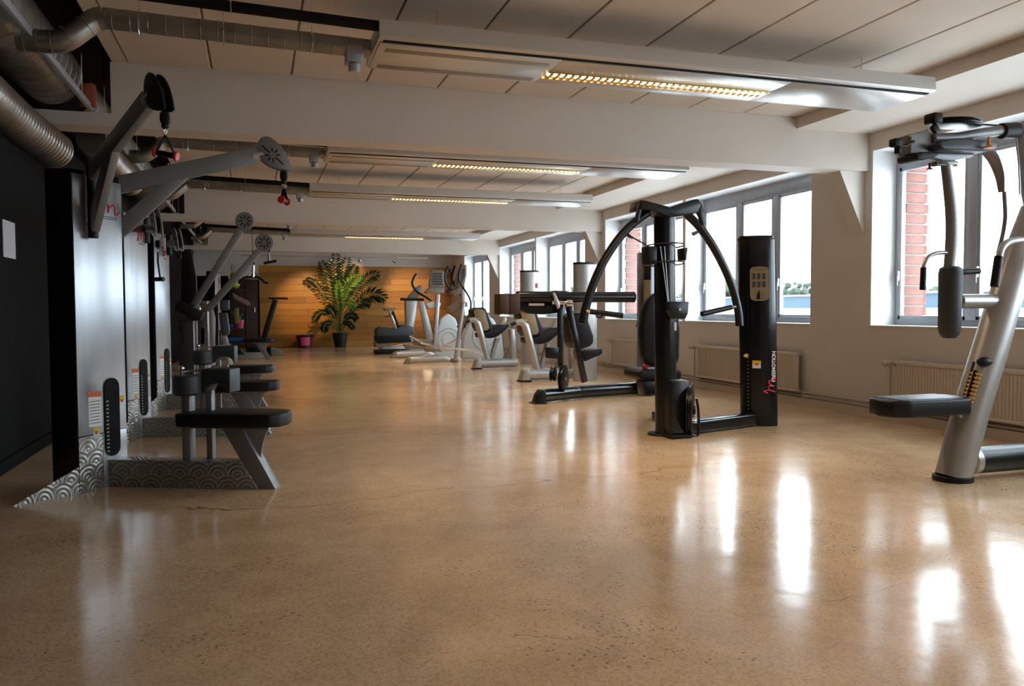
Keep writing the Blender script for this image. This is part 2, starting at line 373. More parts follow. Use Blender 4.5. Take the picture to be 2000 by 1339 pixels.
# oak plank cladding
ph = 2.42/13
for r in range(13):
    xs = [XD]; o = (r*.83) % 1.7
    x = XD+.6+o
    while x < 5.6: xs.append(x); x += 1.75
    xs.append(5.88)
    for i in range(len(xs)-1):
        put(MB().box(((xs[i]+xs[i+1])/2, Y1-.012, ph*(r+.5)), (xs[i+1]-xs[i]-.004, .022, ph-.005), bev=.002, seg=1), 'plank', M['wood'], wb)
# ceiling with tile strips
cl = put(MB().span((-1.0, Y0, 2.965), (5.06, Y1+.1, 3.1)), 'ceiling', M['groove'], kind='structure')
BEAMS = (-6.24, .22, 6.68, 13.2, 19.55)
for i, b in enumerate(BEAMS):
    ya, yb = b+.28, (BEAMS[i+1] if i < 4 else Y1)
    for k in range(10):
        xa = -.88+.59*k; xb = xa+.59
        if k == 9: xb = 5.03
        put(MB().box(((xa+xb)/2, (ya+yb)/2, 2.958), (xb-xa-.014, yb-ya-.01, .016), bev=.004, seg=1), 'ceiling_tile', M['tile'], cl)
put(MB().span((XL, Y0, 3.2), (-1.0, Y1, 3.3)).span((-1.0, Y0, 2.95), (-.985, Y1, 3.3)), 'ceiling_void', M['void'], kind='structure')
put(MB().span((-1.0, Y0, 2.95), (-.885, Y1, 2.966)), 'ceiling_edge', M['tile'], kind='structure')
put(MB().span((5.04, Y0, 2.842), (XW, Y1, 2.965)), 'ceiling_soffit', M['beam'], kind='structure')
for i, b in enumerate(BEAMS):
    bo = put(MB().span((-1.0, b, 2.473), (XW+.01, b+.28, 2.966)).span((XL, b, 2.473), (-1.0, b+.28, 2.57)), 'ceiling_beam', M['beam'], kind='structure')
    put(MB().prism([(5.60, b+.06, 2.474), (XW+.005, b+.06, 2.474), (XW+.005, b+.06, 1.83)], (0, .18, 0)), 'haunch', M['wall'], bo)
put(MB().span((XW-.035, Y0, 0), (XW, Y1, .09)), 'baseboard_right', M['skirt'], kind='structure')
put(MB().span((XL, Y0, 0), (XL+.02, Y1, .09)), 'baseboard_left', M['dark'], kind='structure')

# windows
def window(n, a, b):
    g = .05; X0, X1 = 6.20, 6.265; zt, zb = 2.50, .985; f = MB()
    f.box(((X0+X1)/2, (a+b)/2, (HEAD+zt)/2+.0), (X1-X0, a-b, HEAD-zt), bev=.004)
    f.box(((X0+X1)/2, (a+b)/2, (SILL+zb)/2), (X1-X0, a-b, zb-SILL), bev=.004)
    cuts = [a-.035, a-.93, a-1.72, b+.03]
    f.span((X0, a-.055, zb), (X1, a, zt), .003); f.span((X0, b, zb), (X1, b+.055, zt), .003)
    for c in cuts[1:3]: f.span((X0-.015, c-.055, zb), (X1, c+.055, zt), .004)
    w = put(f, 'window_%d' % n, M['frame'], kind='structure')
    for nm_, bx_ in (('sill_board', ((XW-.012, b+.002, SILL-.004), (X0, a-.002, SILL+.006))), ('bright_reveal_liner', ((XW+.004, a-.006, SILL+.006), (X0, a, HEAD))), ('bright_reveal_liner', ((XW+.004, b, SILL+.006), (X0, b+.006, HEAD))), ('bright_head_liner', ((XW+.004, b+.006, HEAD-.006), (X0, a-.006, HEAD)))):  # liners added, whiter than the wall, to carry the daylight glare
        put(MB().span(*bx_), nm_, M['reveal'], w)
    ss = [(a-.055, a-.875), (a-.985, a-1.665), (a-1.775, b+.055)]
    for y1, y0 in ss:
        s_ = MB(); t = .035
        s_.span((X0-.006, y0, zb), (X1-.02, y0+t, zt), .003).span((X0-.006, y1-t, zb), (X1-.02, y1, zt), .003)
        s_.span((X0-.006, y0, zb), (X1-.02, y1, zb+t), .003).span((X0-.006, y0, zt-t), (X1-.02, y1, zt), .003)
        so = put(s_, 'sash', M['frame'], w)
        put(MB().span((6.232, y0+t-.005, zb+t-.005), (6.238, y1-t+.005, zt-t+.005)), 'pane', M['glass'], so)
        put(MB().box((X0-.02, y1-.02, 1.42), (.03, .018, .10), bev=.004).tube([(X0-.035, y1-.02, 1.42), (X0-.035, y1-.02, 1.32)], .008), 'window_handle', M['frame'], so)
for i, (a, b) in enumerate(WIN): window(i+1, a, b)

# radiators and heating pipes
def radiator(ya, yb, label, first=None):
    t = thing('radiator', label, 'radiator', (5.83, (ya+yb)/2, 0), 'panel radiators under the windows')
    p = MB().span((5.815, yb, .17), (5.845, ya, .575), .006); n = int((ya-yb)/.035)
    for k in range(n): y = yb+.02+(k+.5)*(ya-yb-.04)/n; p.box((5.812, y, .372), (.014, .017, .37), bev=.004, seg=1)
    put(p, 'panel', M['rad'], t)
    put(MB().span((5.800, yb-.004, .565), (5.88, ya+.004, .598), .006), 'top_grille', M['rad'], t)
    put(MB().span((5.802, yb-.002, .158), (5.87, ya+.002, .186), .006), 'bottom_rail', M['rad'], t)
    v = MB().cyl((5.83, ya+.015, .565), (5.83, ya+.10, .565), .022); v.lathe((5.80, ya+.075, .565), (-1, 0, 0), [(.012, -.03), (.028, 0), (.03, .05), (.02, .065)])
    vo = put(v, 'valve', M['pipw'], t); put(MB().tube([(5.83, ya+.075, .55), (5.83, ya+.075, .16)], .010), 'valve_pipe', M['pipw'], t)
    puts([MB().span((5.86, y_, .25), (XW, y_+.03, .5)) for y_ in (yb+.2, ya-.23)], 'bracket', M['rad'], t)
radiator(6.20, 3.55, 'cream panel radiator nearest the camera, behind the silver pec machine')
radiator(9.84, 7.66, 'cream panel radiator behind the black chest press weight column')
radiator(12.55, 10.55, 'cream panel radiator between the black machines and the silver weight towers')
t = thing('heating_pipes', 'pair of cream heating pipes running low along the window wall above the skirting', 'pipes', (5.86, 9, 0))
for z, x in ((.155, 5.868), (.115, 5.868)): put(MB().tube([(x, -5, z), (x, 24.6, z)], .0125), 'pipe', M['pipw'], t)
puts([MB().span((5.853, y-.012, .095), (XW-.001, y+.012, .175)) for y in [3.2+1.1*i for i in range(19)]], 'pipe_clip', M['pipw'], t)

# ------------------------------------------------------------------ services overhead
def cyl_ribs(mb, pts, r, pitch, rr=.003, n=18):
    pts = [V(p) for p in pts]
    for i in range(len(pts)-1):
        a, b = pts[i], pts[i+1]; l = (b-a).length; m = max(1, int(l/pitch))
        for j in range(m): c = a+(b-a)*((j+.5)/m); mb.lathe(c-(b-a).normalized()*.004, b-a, [(r, 0), (r+rr, .002), (r+rr, .006), (r, .008)], n)
    return mb
FX = [(4.66, 'nearest to the camera'), (8.12, 'second from the camera, beyond first beam'), (10.85, 'third from the camera'),
      (14.60, 'fourth from the camera'), (17.0, 'farthest from the camera')]
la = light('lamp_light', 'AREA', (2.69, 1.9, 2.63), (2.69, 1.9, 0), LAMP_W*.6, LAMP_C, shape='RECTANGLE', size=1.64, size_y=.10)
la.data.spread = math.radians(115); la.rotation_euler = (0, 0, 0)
for i, (yf, words) in enumerate(FX):
    t = thing('ceiling_fixture', 'long white ceiling fixture with warm lamp, '+words, 'ceiling light', (2.7, yf+.3, 2.65), 'long lamp fixtures under the ceiling')
    h = MB().prism([(.70, yf, 2.665), (.70, yf+.012, 2.655), (.70, yf+.588, 2.655), (.70, yf+.6, 2.665), (.70, yf+.59, 2.76), (.70, yf+.01, 2.76)], (4.0, 0, 0), bev=.003)
    put(h, 'housing', M['fix'], t)
    u = MB().span((.715, yf+.085, 2.645), (1.845, yf+.59, 2.6545), .002).span((3.535, yf+.085, 2.645), (4.69, yf+.59, 2.6545), .002).span((1.845, yf+.085, 2.645), (3.535, yf+.325, 2.6545), .002).span((1.845, yf+.465, 2.645), (3.535, yf+.59, 2.6545), .002)
    put(u, 'underside_panel', M['fixb'], t)
    put(MB().span((.73, yf+.052, 2.6505), (4.69, yf+.083, 2.656)), 'air_slot', M['pipe'], t)
    for dy in (.17, .50): put(MB().span((.76, yf+dy, 2.6425), (1.80, yf+dy+.06, 2.646), .001), 'perforated_strip', M['slat'], t)
    lf = MB().span((1.845, yf+.325, 2.638), (3.535, yf+.335, 2.655)).span((1.845, yf+.455, 2.638), (3.535, yf+.465, 2.655))
    lo = put(lf, 'lamp_louvre', M['lou'], t)
    put(MB().tube([(1.86, yf+.395, 2.652), (3.52, yf+.395, 2.652)], .013, 10), 'lamp_tube', M['tube'], lo)
    lm = MB()
    for k in range(34):
        x = 1.862+k*.0495; lm.prism([(x, yf+.335, 2.632), (x+.024, yf+.335, 2.632), (x+.014, yf+.335, 2.655), (x+.010, yf+.335, 2.655)], (0, .12, 0))
    put(lm, 'louvre_blade', M['lou'], lo)
    puts([MB().cyl((x, yf+dy, 2.75), (x, yf+dy, 2.952), .005, 8) for x in (1.1, 4.3) for dy in (.3,)], 'hanging_rod', M['chrome'], t)
    la = light('lamp_light', 'AREA', (2.69, yf+.395, 2.628), (2.69, yf+.395, 0), LAMP_W, LAMP_C, shape='RECTANGLE', size=1.64, size_y=.10)
    la.data.spread = math.radians(115); la.rotation_euler = (0, 0, 0)
    # duct and pipe that feed it
    dn = thing('ventilation_duct', 'slim spiral duct feeding the ceiling fixture '+words, 'duct', (0, yf+.4, 2.72), 'spiral ducts to the ceiling fixtures')
    yd = yf+.40; P5 = lambda x, y: hit(x, y, (0, 5.06, 0), (0, 1, 0))+V((0, yd-5.06, 0))
    a, b = P5(202, 42), V((.70, yd, 2.705)); a.z = 2.74
    if i == 0: print('duct a', tuple(a))
    put(cyl_ribs(MB().tube([b, a], .058, 18), [b, a], .058, .09, .0025), 'duct_run', M['duct'], dn)
    e = MB(); ep = [a, a+V((-.05, 0, -.02)), a+V((-.13, -.02, -.10)), a+V((-.22, -.03, -.16)), a+V((-.42, -.03, -.17))]
    e.tube(ep, .062, 18, smooth=3); cyl_ribs(e, ep, .062, .06, .004); put(e, 'duct_elbow', M['duct'], dn)
    bx = put(MB().box((.60, yd, 2.655), (.10, .12, .10), bev=.008).cyl((.60, yd-.02, 2.60), (.60, yd-.02, 2.55), .035), 'damper_box', M['frame'], dn)
    puts([MB().ring((x, yd, 2.72), (1, 0, 0), .066, .003, 20, 6).cyl((x, yd, 2.78), (x, yd, 2.952), .003, 6) for x in (.35, -.15, -.6)], 'hanger', M['chrome'], dn)
    pp = thing('insulated_pipe', 'black insulated pipe to the ceiling fixture '+words, 'pipe', (0, yf+.2, 2.78), 'black pipes to the ceiling fixtures')
    yp = yf+.05
    put(MB().tube([(.70, yp, 2.73), (-1.10, yp, 2.785)], .030, 14), 'pipe_run', M['pipe'], pp)
    for x in (-.1, -1.0): put(MB().ring((x, yp, 2.755), (1, 0, 0), .034, .004, 18, 6).cyl((x, yp, 2.78), (x, yp, 2.952), .004, 6).box((x, yp, 2.935), (.05, .03, .02)), 'pipe_clamp', M['chrome'], pp)

t = thing('main_duct', 'large round grey ventilation duct along the left edge of the ceiling', 'duct', (-1.36, 3, 2.75))
mdp = [(-1.38, Y0+.2, 2.80), (-1.38, 6.60, 2.80)]
put(cyl_ribs(MB().tube(mdp, .21, 28), mdp, .21, .14, .003, 28), 'duct_run', M['duct'], t)
t = thing('main_duct', 'large round grey ventilation duct on the far side of the first beam', 'duct', (-1.36, 10, 2.75))
mdp = [(-1.38, 7.0, 2.80), (-1.38, 13.1, 2.80)]
put(cyl_ribs(MB().tube(mdp, .21, 28), mdp, .21, .14, .003, 28), 'duct_run', M['duct'], t)
P6 = PY(6.15)
def flex(pts, r, label):
    t = thing('flexible_duct', label, 'duct', pts[0])
    m = MB(); m.tube(pts, r*.93, 22, smooth=6)
    # ribs follow the bend
    P = [pts[0]*2-pts[1]]+pts+[pts[-1]*2-pts[-2]]; q = []
    for i in range(1, len(P)-2):
        for k in range(6):
            s_ = k/6; a, b, c, d = P[i-1], P[i], P[i+1], P[i+2]; q.append(.5*((2*b)+(-a+c)*s_+(2*a-5*b+4*c-d)*s_*s_+(-a+3*b-3*c+d)*s_**3))
    q.append(pts[-1])
    for i in range(len(q)-1):
        n_ = 2
        for j in range(n_):
            c = q[i]+(q[i+1]-q[i])*(j/n_); m.lathe(c, q[i+1]-q[i], [(r*.93, 0), (r, .008), (r, .012), (r*.93, .02)], 22)
    put(m, 'corrugated_skin', M['flex'], t)
flex([V((-1.52, 4.5, 2.45)), V((-1.50, 5.0, 2.42)), V((-1.46, 5.45, 2.36)), V((-1.38, 5.85, 2.27)), V((-1.27, 6.2, 2.18))], .125, 'thick ribbed foil duct sagging behind the nearest steel tower')
flex([V((-1.22, 7.15, 2.46)), V((-1.18, 7.5, 2.40)), V((-1.12, 7.85, 2.33)), V((-1.08, 8.2, 2.27))], .12, 'shorter ribbed foil duct just beyond the first beam')
for k, (ya, yb, wd_) in enumerate(((1.0, 6.67, 'nearest bay'), (6.97, 13.19, 'second bay'), (13.5, 19.5, 'third bay'))):
    tr = put(MB().bar((-1.135, ya, 2.60), (-1.135, yb, 2.60), .028, .045, .002), 'cable_tray', M['frame'], label='thin grey cable tray bar along the left ceiling edge, '+wd_, cat='cable tray', group='cable tray bars', loc=(-1.135, ya, 2.6))
    for j in range(4):
        y_ = ya+.3+j*(yb-ya-.6)/3; put(MB().cyl((-1.135, y_, 2.61), (-1.135, y_, 3.2), .005, 6), 'hanging_rod', M['chrome'], tr)
put(MB().box((-1.145, 6.635, 2.68), (.10, .08, .16), bev=.005), 'junction_box', M['orangeb'], label='dull red box beside the large duct at the first beam', cat='box', loc=(-1.28, 6.55, 2.58))
# track spots
P22 = PY(22.2)
a, b = P22(470, 495.5), P22(836, 499.5)
t = thing('light_track', 'thin dark lighting track with three spot lamps in front of the oak wall', 'light', ((a.x+b.x)/2, 22.2, a.z))
zt_ = 2.52
put(MB().span((a.x, 22.185, zt_), (b.x, 22.215, zt_+.03), .002), 'track_rail', M['pipw'], t)
puts([MB().cyl((x, 22.2, zt_+.02), (x, 22.2, 2.952), .004, 6) for x in (a.x+.3, (a.x+b.x)/2, b.x-.3)], 'hanging_rod', M['chrome'], t)
for px_, aim in ((645, (1.45, 24.7, 1.35)), (702, (2.6, 24.3, 1.9)), (770, (4.6, 24.7, 1.5))):
    x = P22(px_, 500).x; dr = (V(aim)-V((x, 22.2, 2.44))).normalized(); c = V((x, 22.2, 2.45))
    s_ = put(MB().lathe(c-dr*.05, dr, [(.02, 0), (.04, .02), (.045, .10), (.038, .101)], 16).cyl((x, 22.2, 2.46), (x, 22.2, zt_+.005), .006, 8), 'spot_lamp', M['chrome'], t)
    put(MB().lathe(c+dr*.052, dr, [(.034, 0), (.034, .003)], 16), 'lamp_face', mat('warm_spot_glow', (1, .7, .4), emit=(1, .62, .3), estr=2), s_)
    light('spot', 'SPOT', c+dr*.07, aim, 34, (1, .64, .30), spot_size=.75, spot_blend=.8, shadow_soft_size=.04)
# paper on the dark wall
p = PX(XL+.004); a, b, c_, d = p(5, 429), p(29, 436), p(33, 496), p(9, 491)
pp = put(MB().span((XL, a.y, b.z-.26), (XL+.004, b.y, b.z), 0), 'paper_notice', M['paper'], label='small white paper notice pinned on the dark left wall', cat='notice', loc=(XL, a.y, a.z-.15))
print('paper', a, b, c_)

# ------------------------------------------------------------------ outside
put(MB().span((9, -30, -3.2), (60, 120, -3.0)), 'neighbour_roof', M['roofw'], kind='structure')
bb = thing('blue_building', 'long blue clad building beyond the windows', 'building', (40, 40, -3))
put(MB().span((40, -20, 1.08), (48, 105, 2.0)), 'wall', M['bluebld'], bb); put(MB().span((39.8, -20, 2.0), (48.2, 105, 2.12)), 'roof_edge', M['frame'], bb)
put(MB().span((39.9, -20, -3), (48, 105, 1.08)), 'lower_wall', M['roofw'], bb)
def tree(x, y, h, rad, label):
    t = thing('distant_tree', label, 'tree', (x, y, -3)); z0 = -3
    put(MB().tube([(x, y, z0), (x, y, h-rad)], [.35, .2], 8), 'trunk', M['trunk'], t)
    m = MB()
    for _ in range(240):
        u = V((random.gauss(0, 1), random.gauss(0, 1), random.gauss(0, .8))).normalized()*random.uniform(.3, 1.15)*rad*.8
        m.ball((x+u.x, y+u.y, h-rad*.6+u.z*.7), rad*random.uniform(.06, .14), n=3)
    put(m, 'crown', M['tree'], t, sharp=.1)
for px_, py_, dep, rad, lb in ((1562, 553, 100, 3.4, 'round tree beyond the blue building, right pane of the middle window'), (1400, 540, 112, 6.0, 'tall tree beyond the blue building, behind the chest press arm'),
                               (1815, 564, 84, 3.4, 'small tree above the blue building, seen beside the brick jamb'), (1082, 552, 150, 5.0, 'distant tree seen between the two silver weight towers')):
    p = EYEP+ray(px_, py_)*dep; tree(p.x, p.y, p.z, rad, lb)

# ================================================================== left-hand row
TA, TB = V((-1.021, 5.358, 0)), V((-.802, 5.663, 0))       # floor corners of the nearest steel tower's face
fd = (TB-TA).normalized(); fn = V((fd.y, -fd.x, 0)); FLEN = (TB-TA).length
def face(u, z, o=0): return TA+fd*u+fn*o+V((0, 0, z))
d1 = V((.918, -.397, 0)).normalized(); n1 = V((.397, .918, 0)).normalized(); AX = V((-.869, 5.59, 0))
def L(u, v, z): return AX+d1*u+n1*v+V((0, 0, z))
def rrect(u0, u1, z0, z1, r, o, n=5):
    pts = []
    for cx, cz, a in ((u1-r, z1-r, 0), (u0+r, z1-r, 90), (u0+r, z0+r, 180), (u1-r, z0+r, 270)):
        for k in range(n+1): t = math.radians(a+90*k/n); pts.append(face(cx+r*math.cos(t), cz+r*math.sin(t), o))
    return pts
SQ = [(0, .055), (.012, .085), (.022, .07), (.02, .03), (.012, .0), (.02, .035), (.045, .055), (.055, .04), (.052, .008), (.062, .035), (.085, .05), (.098, .035), (.096, .012), (.105, .004), (.125, .02)]
def swash(parent, org_, xd, yd, s, m=None, r=.0035):
    put(MB().tube([V(org_)+V(xd)*(a*s)+V(yd)*(b*s) for a, b in SQ], [r*s*(.6+.8*(i % 3 == 1)) for i in range(len(SQ))], 6, smooth=3), 'logo', m or M['redp'], parent)
def tower(t, H=1.92):
    bk = -fn*.20; a2 = TA+bk*.9-fd*.03; b2 = TB+bk-fd*.03; up = V((0, 0, H))
    put(MB().prism([TA-fn*.012, TB-fn*.012, b2, a2], (0, 0, H+.03), bev=.008), 'rear_shroud', M['gloss'], t)
    put(MB().prism([face(0, .345), face(FLEN, .345), face(FLEN, H-.015), face(0, H)], -fn*.012, bev=.003), 'front_panel', M['alu'], t)
    put(MB().prism([face(.186, 0), face(FLEN, 0), face(FLEN, .345), face(.186, .345)], -fn*.012, bev=.002), 'lower_panel', M['alu'], t)
    put(MB().prism([face(0, 0), face(.184, 0), face(.184, .34), face(0, .34)], -fn*.012, bev=.003), 'kick_plate', M['swirl'], t)
    f0 = V((-1.333, 5.150, 0)); put(MB().prism([f0, TA+V((-.01, 0, 0)), TA+V((-.01, 0, .165))], fn*.008), 'foot_gusset', M['swirl'], t)
    s_ = put(MB().prism(rrect(.195, .315, .19, .68, .055, .001), fn*.006), 'weight_slot', M['pipe'], t)
    puts([MB().box(face(.215, .225+.024*k, .008), (.018, .002, .007), rz=math.atan2(fd.y, fd.x)) for k in range(14)], 'weight_mark', M['alu'], s_)
    lb = put(MB().prism([face(.075, .395, .001), face(.172, .39, .001), face(.172, .575, .001), (face(.075, .58, .001))], fn*.001), 'warning_label', M['white'], t)
    put(MB().prism([face(.072, .578, .001), face(.174, .573, .001), face(.174, .605, .001), face(.072, .61, .001)], fn*.002), 'label_header', M['orange'], lb)
    puts([MB().box(face(.122, .415+.019*k, .003), (.08, .0012, .004), rz=math.atan2(fd.y, fd.x)) for k in range(8)], 'text_line', M['ink'], lb)
    for u, z, n_ in ((.13, .36, 0), (.338, .535, 1)):
        y_ = put(MB().box(face(u, z+.012, .001), (.045, .002, .028), rz=math.atan2(fd.y, fd.x)), 'yellow_label', M['yellow'], t)
        put(MB().box(face(u, z-.022, .001), (.045, .002, .036), rz=math.atan2(fd.y, fd.x)), 'symbol_panel', M['white'], y_)
        put(MB().box(face(u, z-.005, .003), (.02, .001, .018), rz=math.atan2(fd.y, fd.x)), 'symbol', M['redp'], y_)
    swash(t, face(.20, 1.70, .003), fd, V((0, 0, 1)), 1.25)
    puts([MB().box(face(.28, 1.685-.012*k, .002), (.11, .001, .0045), rz=math.atan2(fd.y, fd.x)) for k in range(2)], 'logo_line', M['ink'], t)
    put(MB().box(L(-.10, -.16, 1.50), (.04, .003, .035), rz=math.atan2(d1.y, d1.x)), 'small_label', M['maroon'], t)
def bench(t):
    bb = put(MB().prism([L(.0, -.06, 0), L(.0, -.06, .17), L(.86, -.06, .17), L(.97, -.06, 0)], n1*.12, bev=.005), 'base_beam', M['swirl'], t)
    # inclined front leg
    lg = MB(); A_, B_ = L(.79, 0, .385), L(1.02, 0, .0); dr = (B_-A_).normalized(); pr_ = V((0, 0, 1)).cross(n1).normalized()
    lg.prism([L(.73, -.045, .385), L(.86, -.045, .385), L(1.075, -.045, 0), L(.955, -.045, 0)], n1*.09, bev=.005); put(lg, 'front_leg', M['greysteel'], t)
    g = [L(.77, -.012, .387), L(1.05, -.012, .387)]
    for k in range(9):
        a = k/8*PI/2; g.append(L(1.05-.085*math.sin(a)+.0, -.012, .387-.25*(1-math.cos(a))-.03*k/8))
    g.append(L(.99, -.012, .13)); put(MB().prism(g, n1*.024, bev=.002), 'gusset', M['greysteel'], t)
    put(MB().bar(L(.50, 0, .16), L(.50, 0, .60), .075, .055, .006, up=tuple(d1)), 'pad_post', M['greysteel'], t)
    # seat
    s_ = MB(); pts = []
    for u, v in ((.48, -.13), (.50, -.155), (.98, -.16), (1.08, -.14), (1.135, -.09), (1.15, 0), (1.135, .09), (1.08, .14), (.98, .16), (.50, .155), (.48, .13)): pts.append(L(u, v, .392))
    s_.prism(pts, (0, 0, .083), bev=.014, seg=3); put(s_, 'seat', M['vinyl'], t)
    put(MB().prism([L(.56, -.10, .38), L(.56, .10, .38), L(1.06, .10, .38), L(1.06, -.10, .38)], (0, 0, .013)), 'seat_plate', M['chrome'], t)
    # thigh hold-down pads
    c = L(.50, -.01, 0); put(MB().lathe(c+V((0, 0, .575)), (0, 0, 1), [(.070, 0), (.082, .012), (.084, .06), (.082, .118), (.072, .125)], 28), 'thigh_pad', M['pad'], t)
    q = [L(.575, .02, .735), L(.765, .02, .735), L(.765, .02, .585)]
    for k in range(7): a = PI*k/6; q.append(L(.675+.075*math.cos(a), .02, .592+.052*math.sin(a)))
    q += [L(.575, .02, .585)]
    put(MB().prism(q, n1*.15, bev=.012, seg=3), 'thigh_pad', M['pad'], t)
    put(MB().bar(L(.44, .03, .712), L(.72, .10, .748), .03, .012, .003), 'pad_bracket', M['alu'], t)
    put(MB().bar(L(.62, .05, .16), L(.62, .05, .60), .05, .04, .005, up=tuple(d1)), 'pad_post', M['greysteel'], t)
    put(MB().cyl(L(.46, 0, .70), L(.46, 0, .735), .014).ball(L(.46, 0, .74), .018), 'adjusting_knob', M['chrome'], t)
def head(t, p, ax, m, r=1.0, slots=True):
    ax = V(ax).normalized(); z = V((0, 0, 1)); nn = ax.cross(z).normalized()
    out = [(.02, .14), (.06, .15), (.09, .14), (.13, .115), (.165, .08), (.20, .03), (.23, -.04), (.248, -.10), (.21, -.108), (.14, -.10), (.09, -.085), (.05, -.065), (.02, -.04), (0, -.01), (-.012, .03), (-.015, .07), (-.005, .11)]
    for s_ in (-1, 1):
        o = put(MB().prism([p+ax*(a*r)+z*(b*r)+nn*(s_*.024-.006) for a, b in out], nn*.012, bev=.003), 'pulley_cover', m, t)
        if slots and s_:
            c = p+ax*(.10*r)+z*(.005*r)+nn*(s_*.0305)
            sl = [MB().bar(c+(ax*math.cos(a)+z*math.sin(a))*.022, c+(ax*math.cos(a)+z*math.sin(a))*(.05 if k % 4 else .09), .008, .003, 0, up=tuple(nn)) for k, a in enumerate([i*PI/4-.7 for i in range(8)])]
            puts(sl, 'cover_slot', M['pipe'], o)
    put(MB().cyl(p+ax*.10*r+nn*.018, p+ax*.10*r-nn*.018, .075*r), 'pulley_wheel', M['blackm'], t)
def arm(t, root_hi, root_lo, end, m, w_=.095, hm=None, joint=.42):
    root_hi, root_lo, end = V(root_hi), V(root_lo), V(end); j = root_hi+(end-root_hi)*joint
    put(MB().bar(root_hi, end, .05, w_*1.15, .006), 'swing_arm', m, t)
    put(MB().bar(root_lo, j, .048, w_, .006), 'arm_strut', m, t)
    put(MB().cyl(root_lo-V((0, 0, .06)), root_hi+V((0, 0, .05)), .03, 16), 'arm_pivot', M['blackm'], t)
    ax = V((end.x-root_hi.x, end.y-root_hi.y, 0)).normalized()
    put(MB().cyl(end-(end-root_hi).normalized()*.03, end+(end-root_hi).normalized()*.05, .032), 'arm_collar', M['silver'], t)
    head(t, end+ax*.02+V((0, 0, -.0)), ax, hm or m, .86)
    k = end+ax*.18+V((0, 0, -.125)); put(MB().box(k, (.05, .05, .06), bev=.012).ball(k-V((0, 0, .04)), .02), 'cable_stop', M['blackm'], t); return k
P1, P2_ = V((-.925, 5.42, 0)), V((-.835, 5.70, 0))
t1 = thing('lat_pulldown_machine', 'nearest steel tower machine with two swinging arms and a black bench seat', 'exercise machine', TA, 'steel tower machines with bench seats')
tower(t1); bench(t1)
proto = t1
def place(label, foot, rot):
    off = Matrix.Rotation(rot, 3, 'Z') @ (V((.076, 5.161, 0))-TA)
    return copy_tree(proto, label=label, loc=V((foot[0], foot[1], 0))-off, rz=rot)
t2 = place('second steel tower machine from the camera, slim pulley head folded forward', (.08, 7.46), math.radians(14))
t3 = place('third steel tower machine from the camera, behind the second', (.077, 9.60), math.radians(18))
t4 = place('farthest bench seat tower machine, its seat seen below the dark scooter-like console', (.28, 18.7), math.radians(20))
for tt in (t3, t4):
    for ch in list(tt.children):
        if ch.name.split('.')[0] in ('thigh_pad', 'pad_bracket', 'adjusting_knob', 'pad_post'): bpy.data.objects.remove(ch, do_unlink=True)
for ch in t2.children:
    if ch.name.split('.')[0] in ('thigh_pad', 'pad_bracket', 'adjusting_knob'): ch.location.z += .05
    if ch.name.split('.')[0] == 'pad_post': ch.scale.z = 1.10
k1 = arm(t1, P1+V((0, 0, 1.93)), P1+V((0, 0, 1.60)), (-.533, 4.794, 2.24), M['greysteel'], hm=M['blackm'])
k2 = arm(t1, P2_+V((0, 0, 1.90)), P2_+V((0, 0, 1.60)), (.021, 5.75, 2.145), M['greysteel'], joint=.48)
def handle(p, drop, ax, label, name='pull_stirrup'):
    """strap handle: clip, two webbing straps, black grip with red end rings"""
    t = thing(name, label, 'handle', p-V((0, 0, drop))); ax = V(ax).normalized(); g = p-V((0, 0, drop)); top = p-V((0, 0, .09)); 
    put(MB().tube([p-V((0, 0, .03)), top], .004, 8).ring(top+V((0, 0, .02)), ax, .014, .004, 14, 6), 'clip', M['chrome'], t)
    puts([MB().bar(top, g+ax*(s_*.055), .022, .004, .001, up=tuple(ax)) for s_ in (-1, 1)], 'strap', M['pipe'], t)
    put(MB().cyl(g-ax*.055, g+ax*.055, .016), 'grip', M['vinyl'], t)
    puts([MB().cyl(g+ax*(s_*.05), g+ax*(s_*.066), .026) for s_ in (-1, 1)], 'end_ring', M['red'], t)
    return t
handle(k1, .19, (.92, -.35, -.2), 'black strap handle with red rings hanging from the arm nearest the camera')
handle(k2, .17, (.35, .93, 0), 'red ended strap handle hanging from the arm reaching right')
# short folded arms of the second and third towers
for tt, Yp, pts, lb in ((t2, 7.35, ((297, 410), (310, 470)), 'second'), (t3, 9.30, ((340, 452), (352, 492)), 'third')):
    Q = PY(Yp); a, b = Q(*pts[0]), Q(*pts[1])
    h = tt
    ax = V((.30, -.95, 0)).normalized(); p = V(((a.x+b.x)/2, Yp, (a.z+b.z)/2))-ax*.08
    head(h, p, ax, M['silver'])
    put(MB().bar(p-ax*.30, p+ax*.02, .05, .07, .006), 'swing_arm', M['greysteel'], h)
    put(MB().cyl(p-ax*.30-V((0, 0, .12)), p-ax*.30+V((0, 0, .10)), .03, 16), 'arm_pivot', M['blackm'], h)
    k = p+ax*.16+V((0, 0, -.16)); put(MB().box(k, (.04, .04, .06), bev=.01), 'cable_stop', M['blackm'], h)
    if lb == 'second':
        g = thing('pull_stirrup', 'black long strap handle hanging in front of the third steel tower', 'handle', k-V((0, 0, .35)))
        e = Q(313, 545); put(MB().tube([k-V((0, 0, .02)), (k+e)/2+V((-.01, 0, 0)), e], .008, 8), 'strap', M['vinyl'], g)
        put(MB().cyl(e+V((-.04, .03, 0)), e+V((.03, -.03, 0)), .018), 'grip', M['vinyl'], g); put(MB().ring(k-V((0, 0, .05)), (1, 0, 0), .015, .004, 14, 6), 'clip', M['chrome'], g)

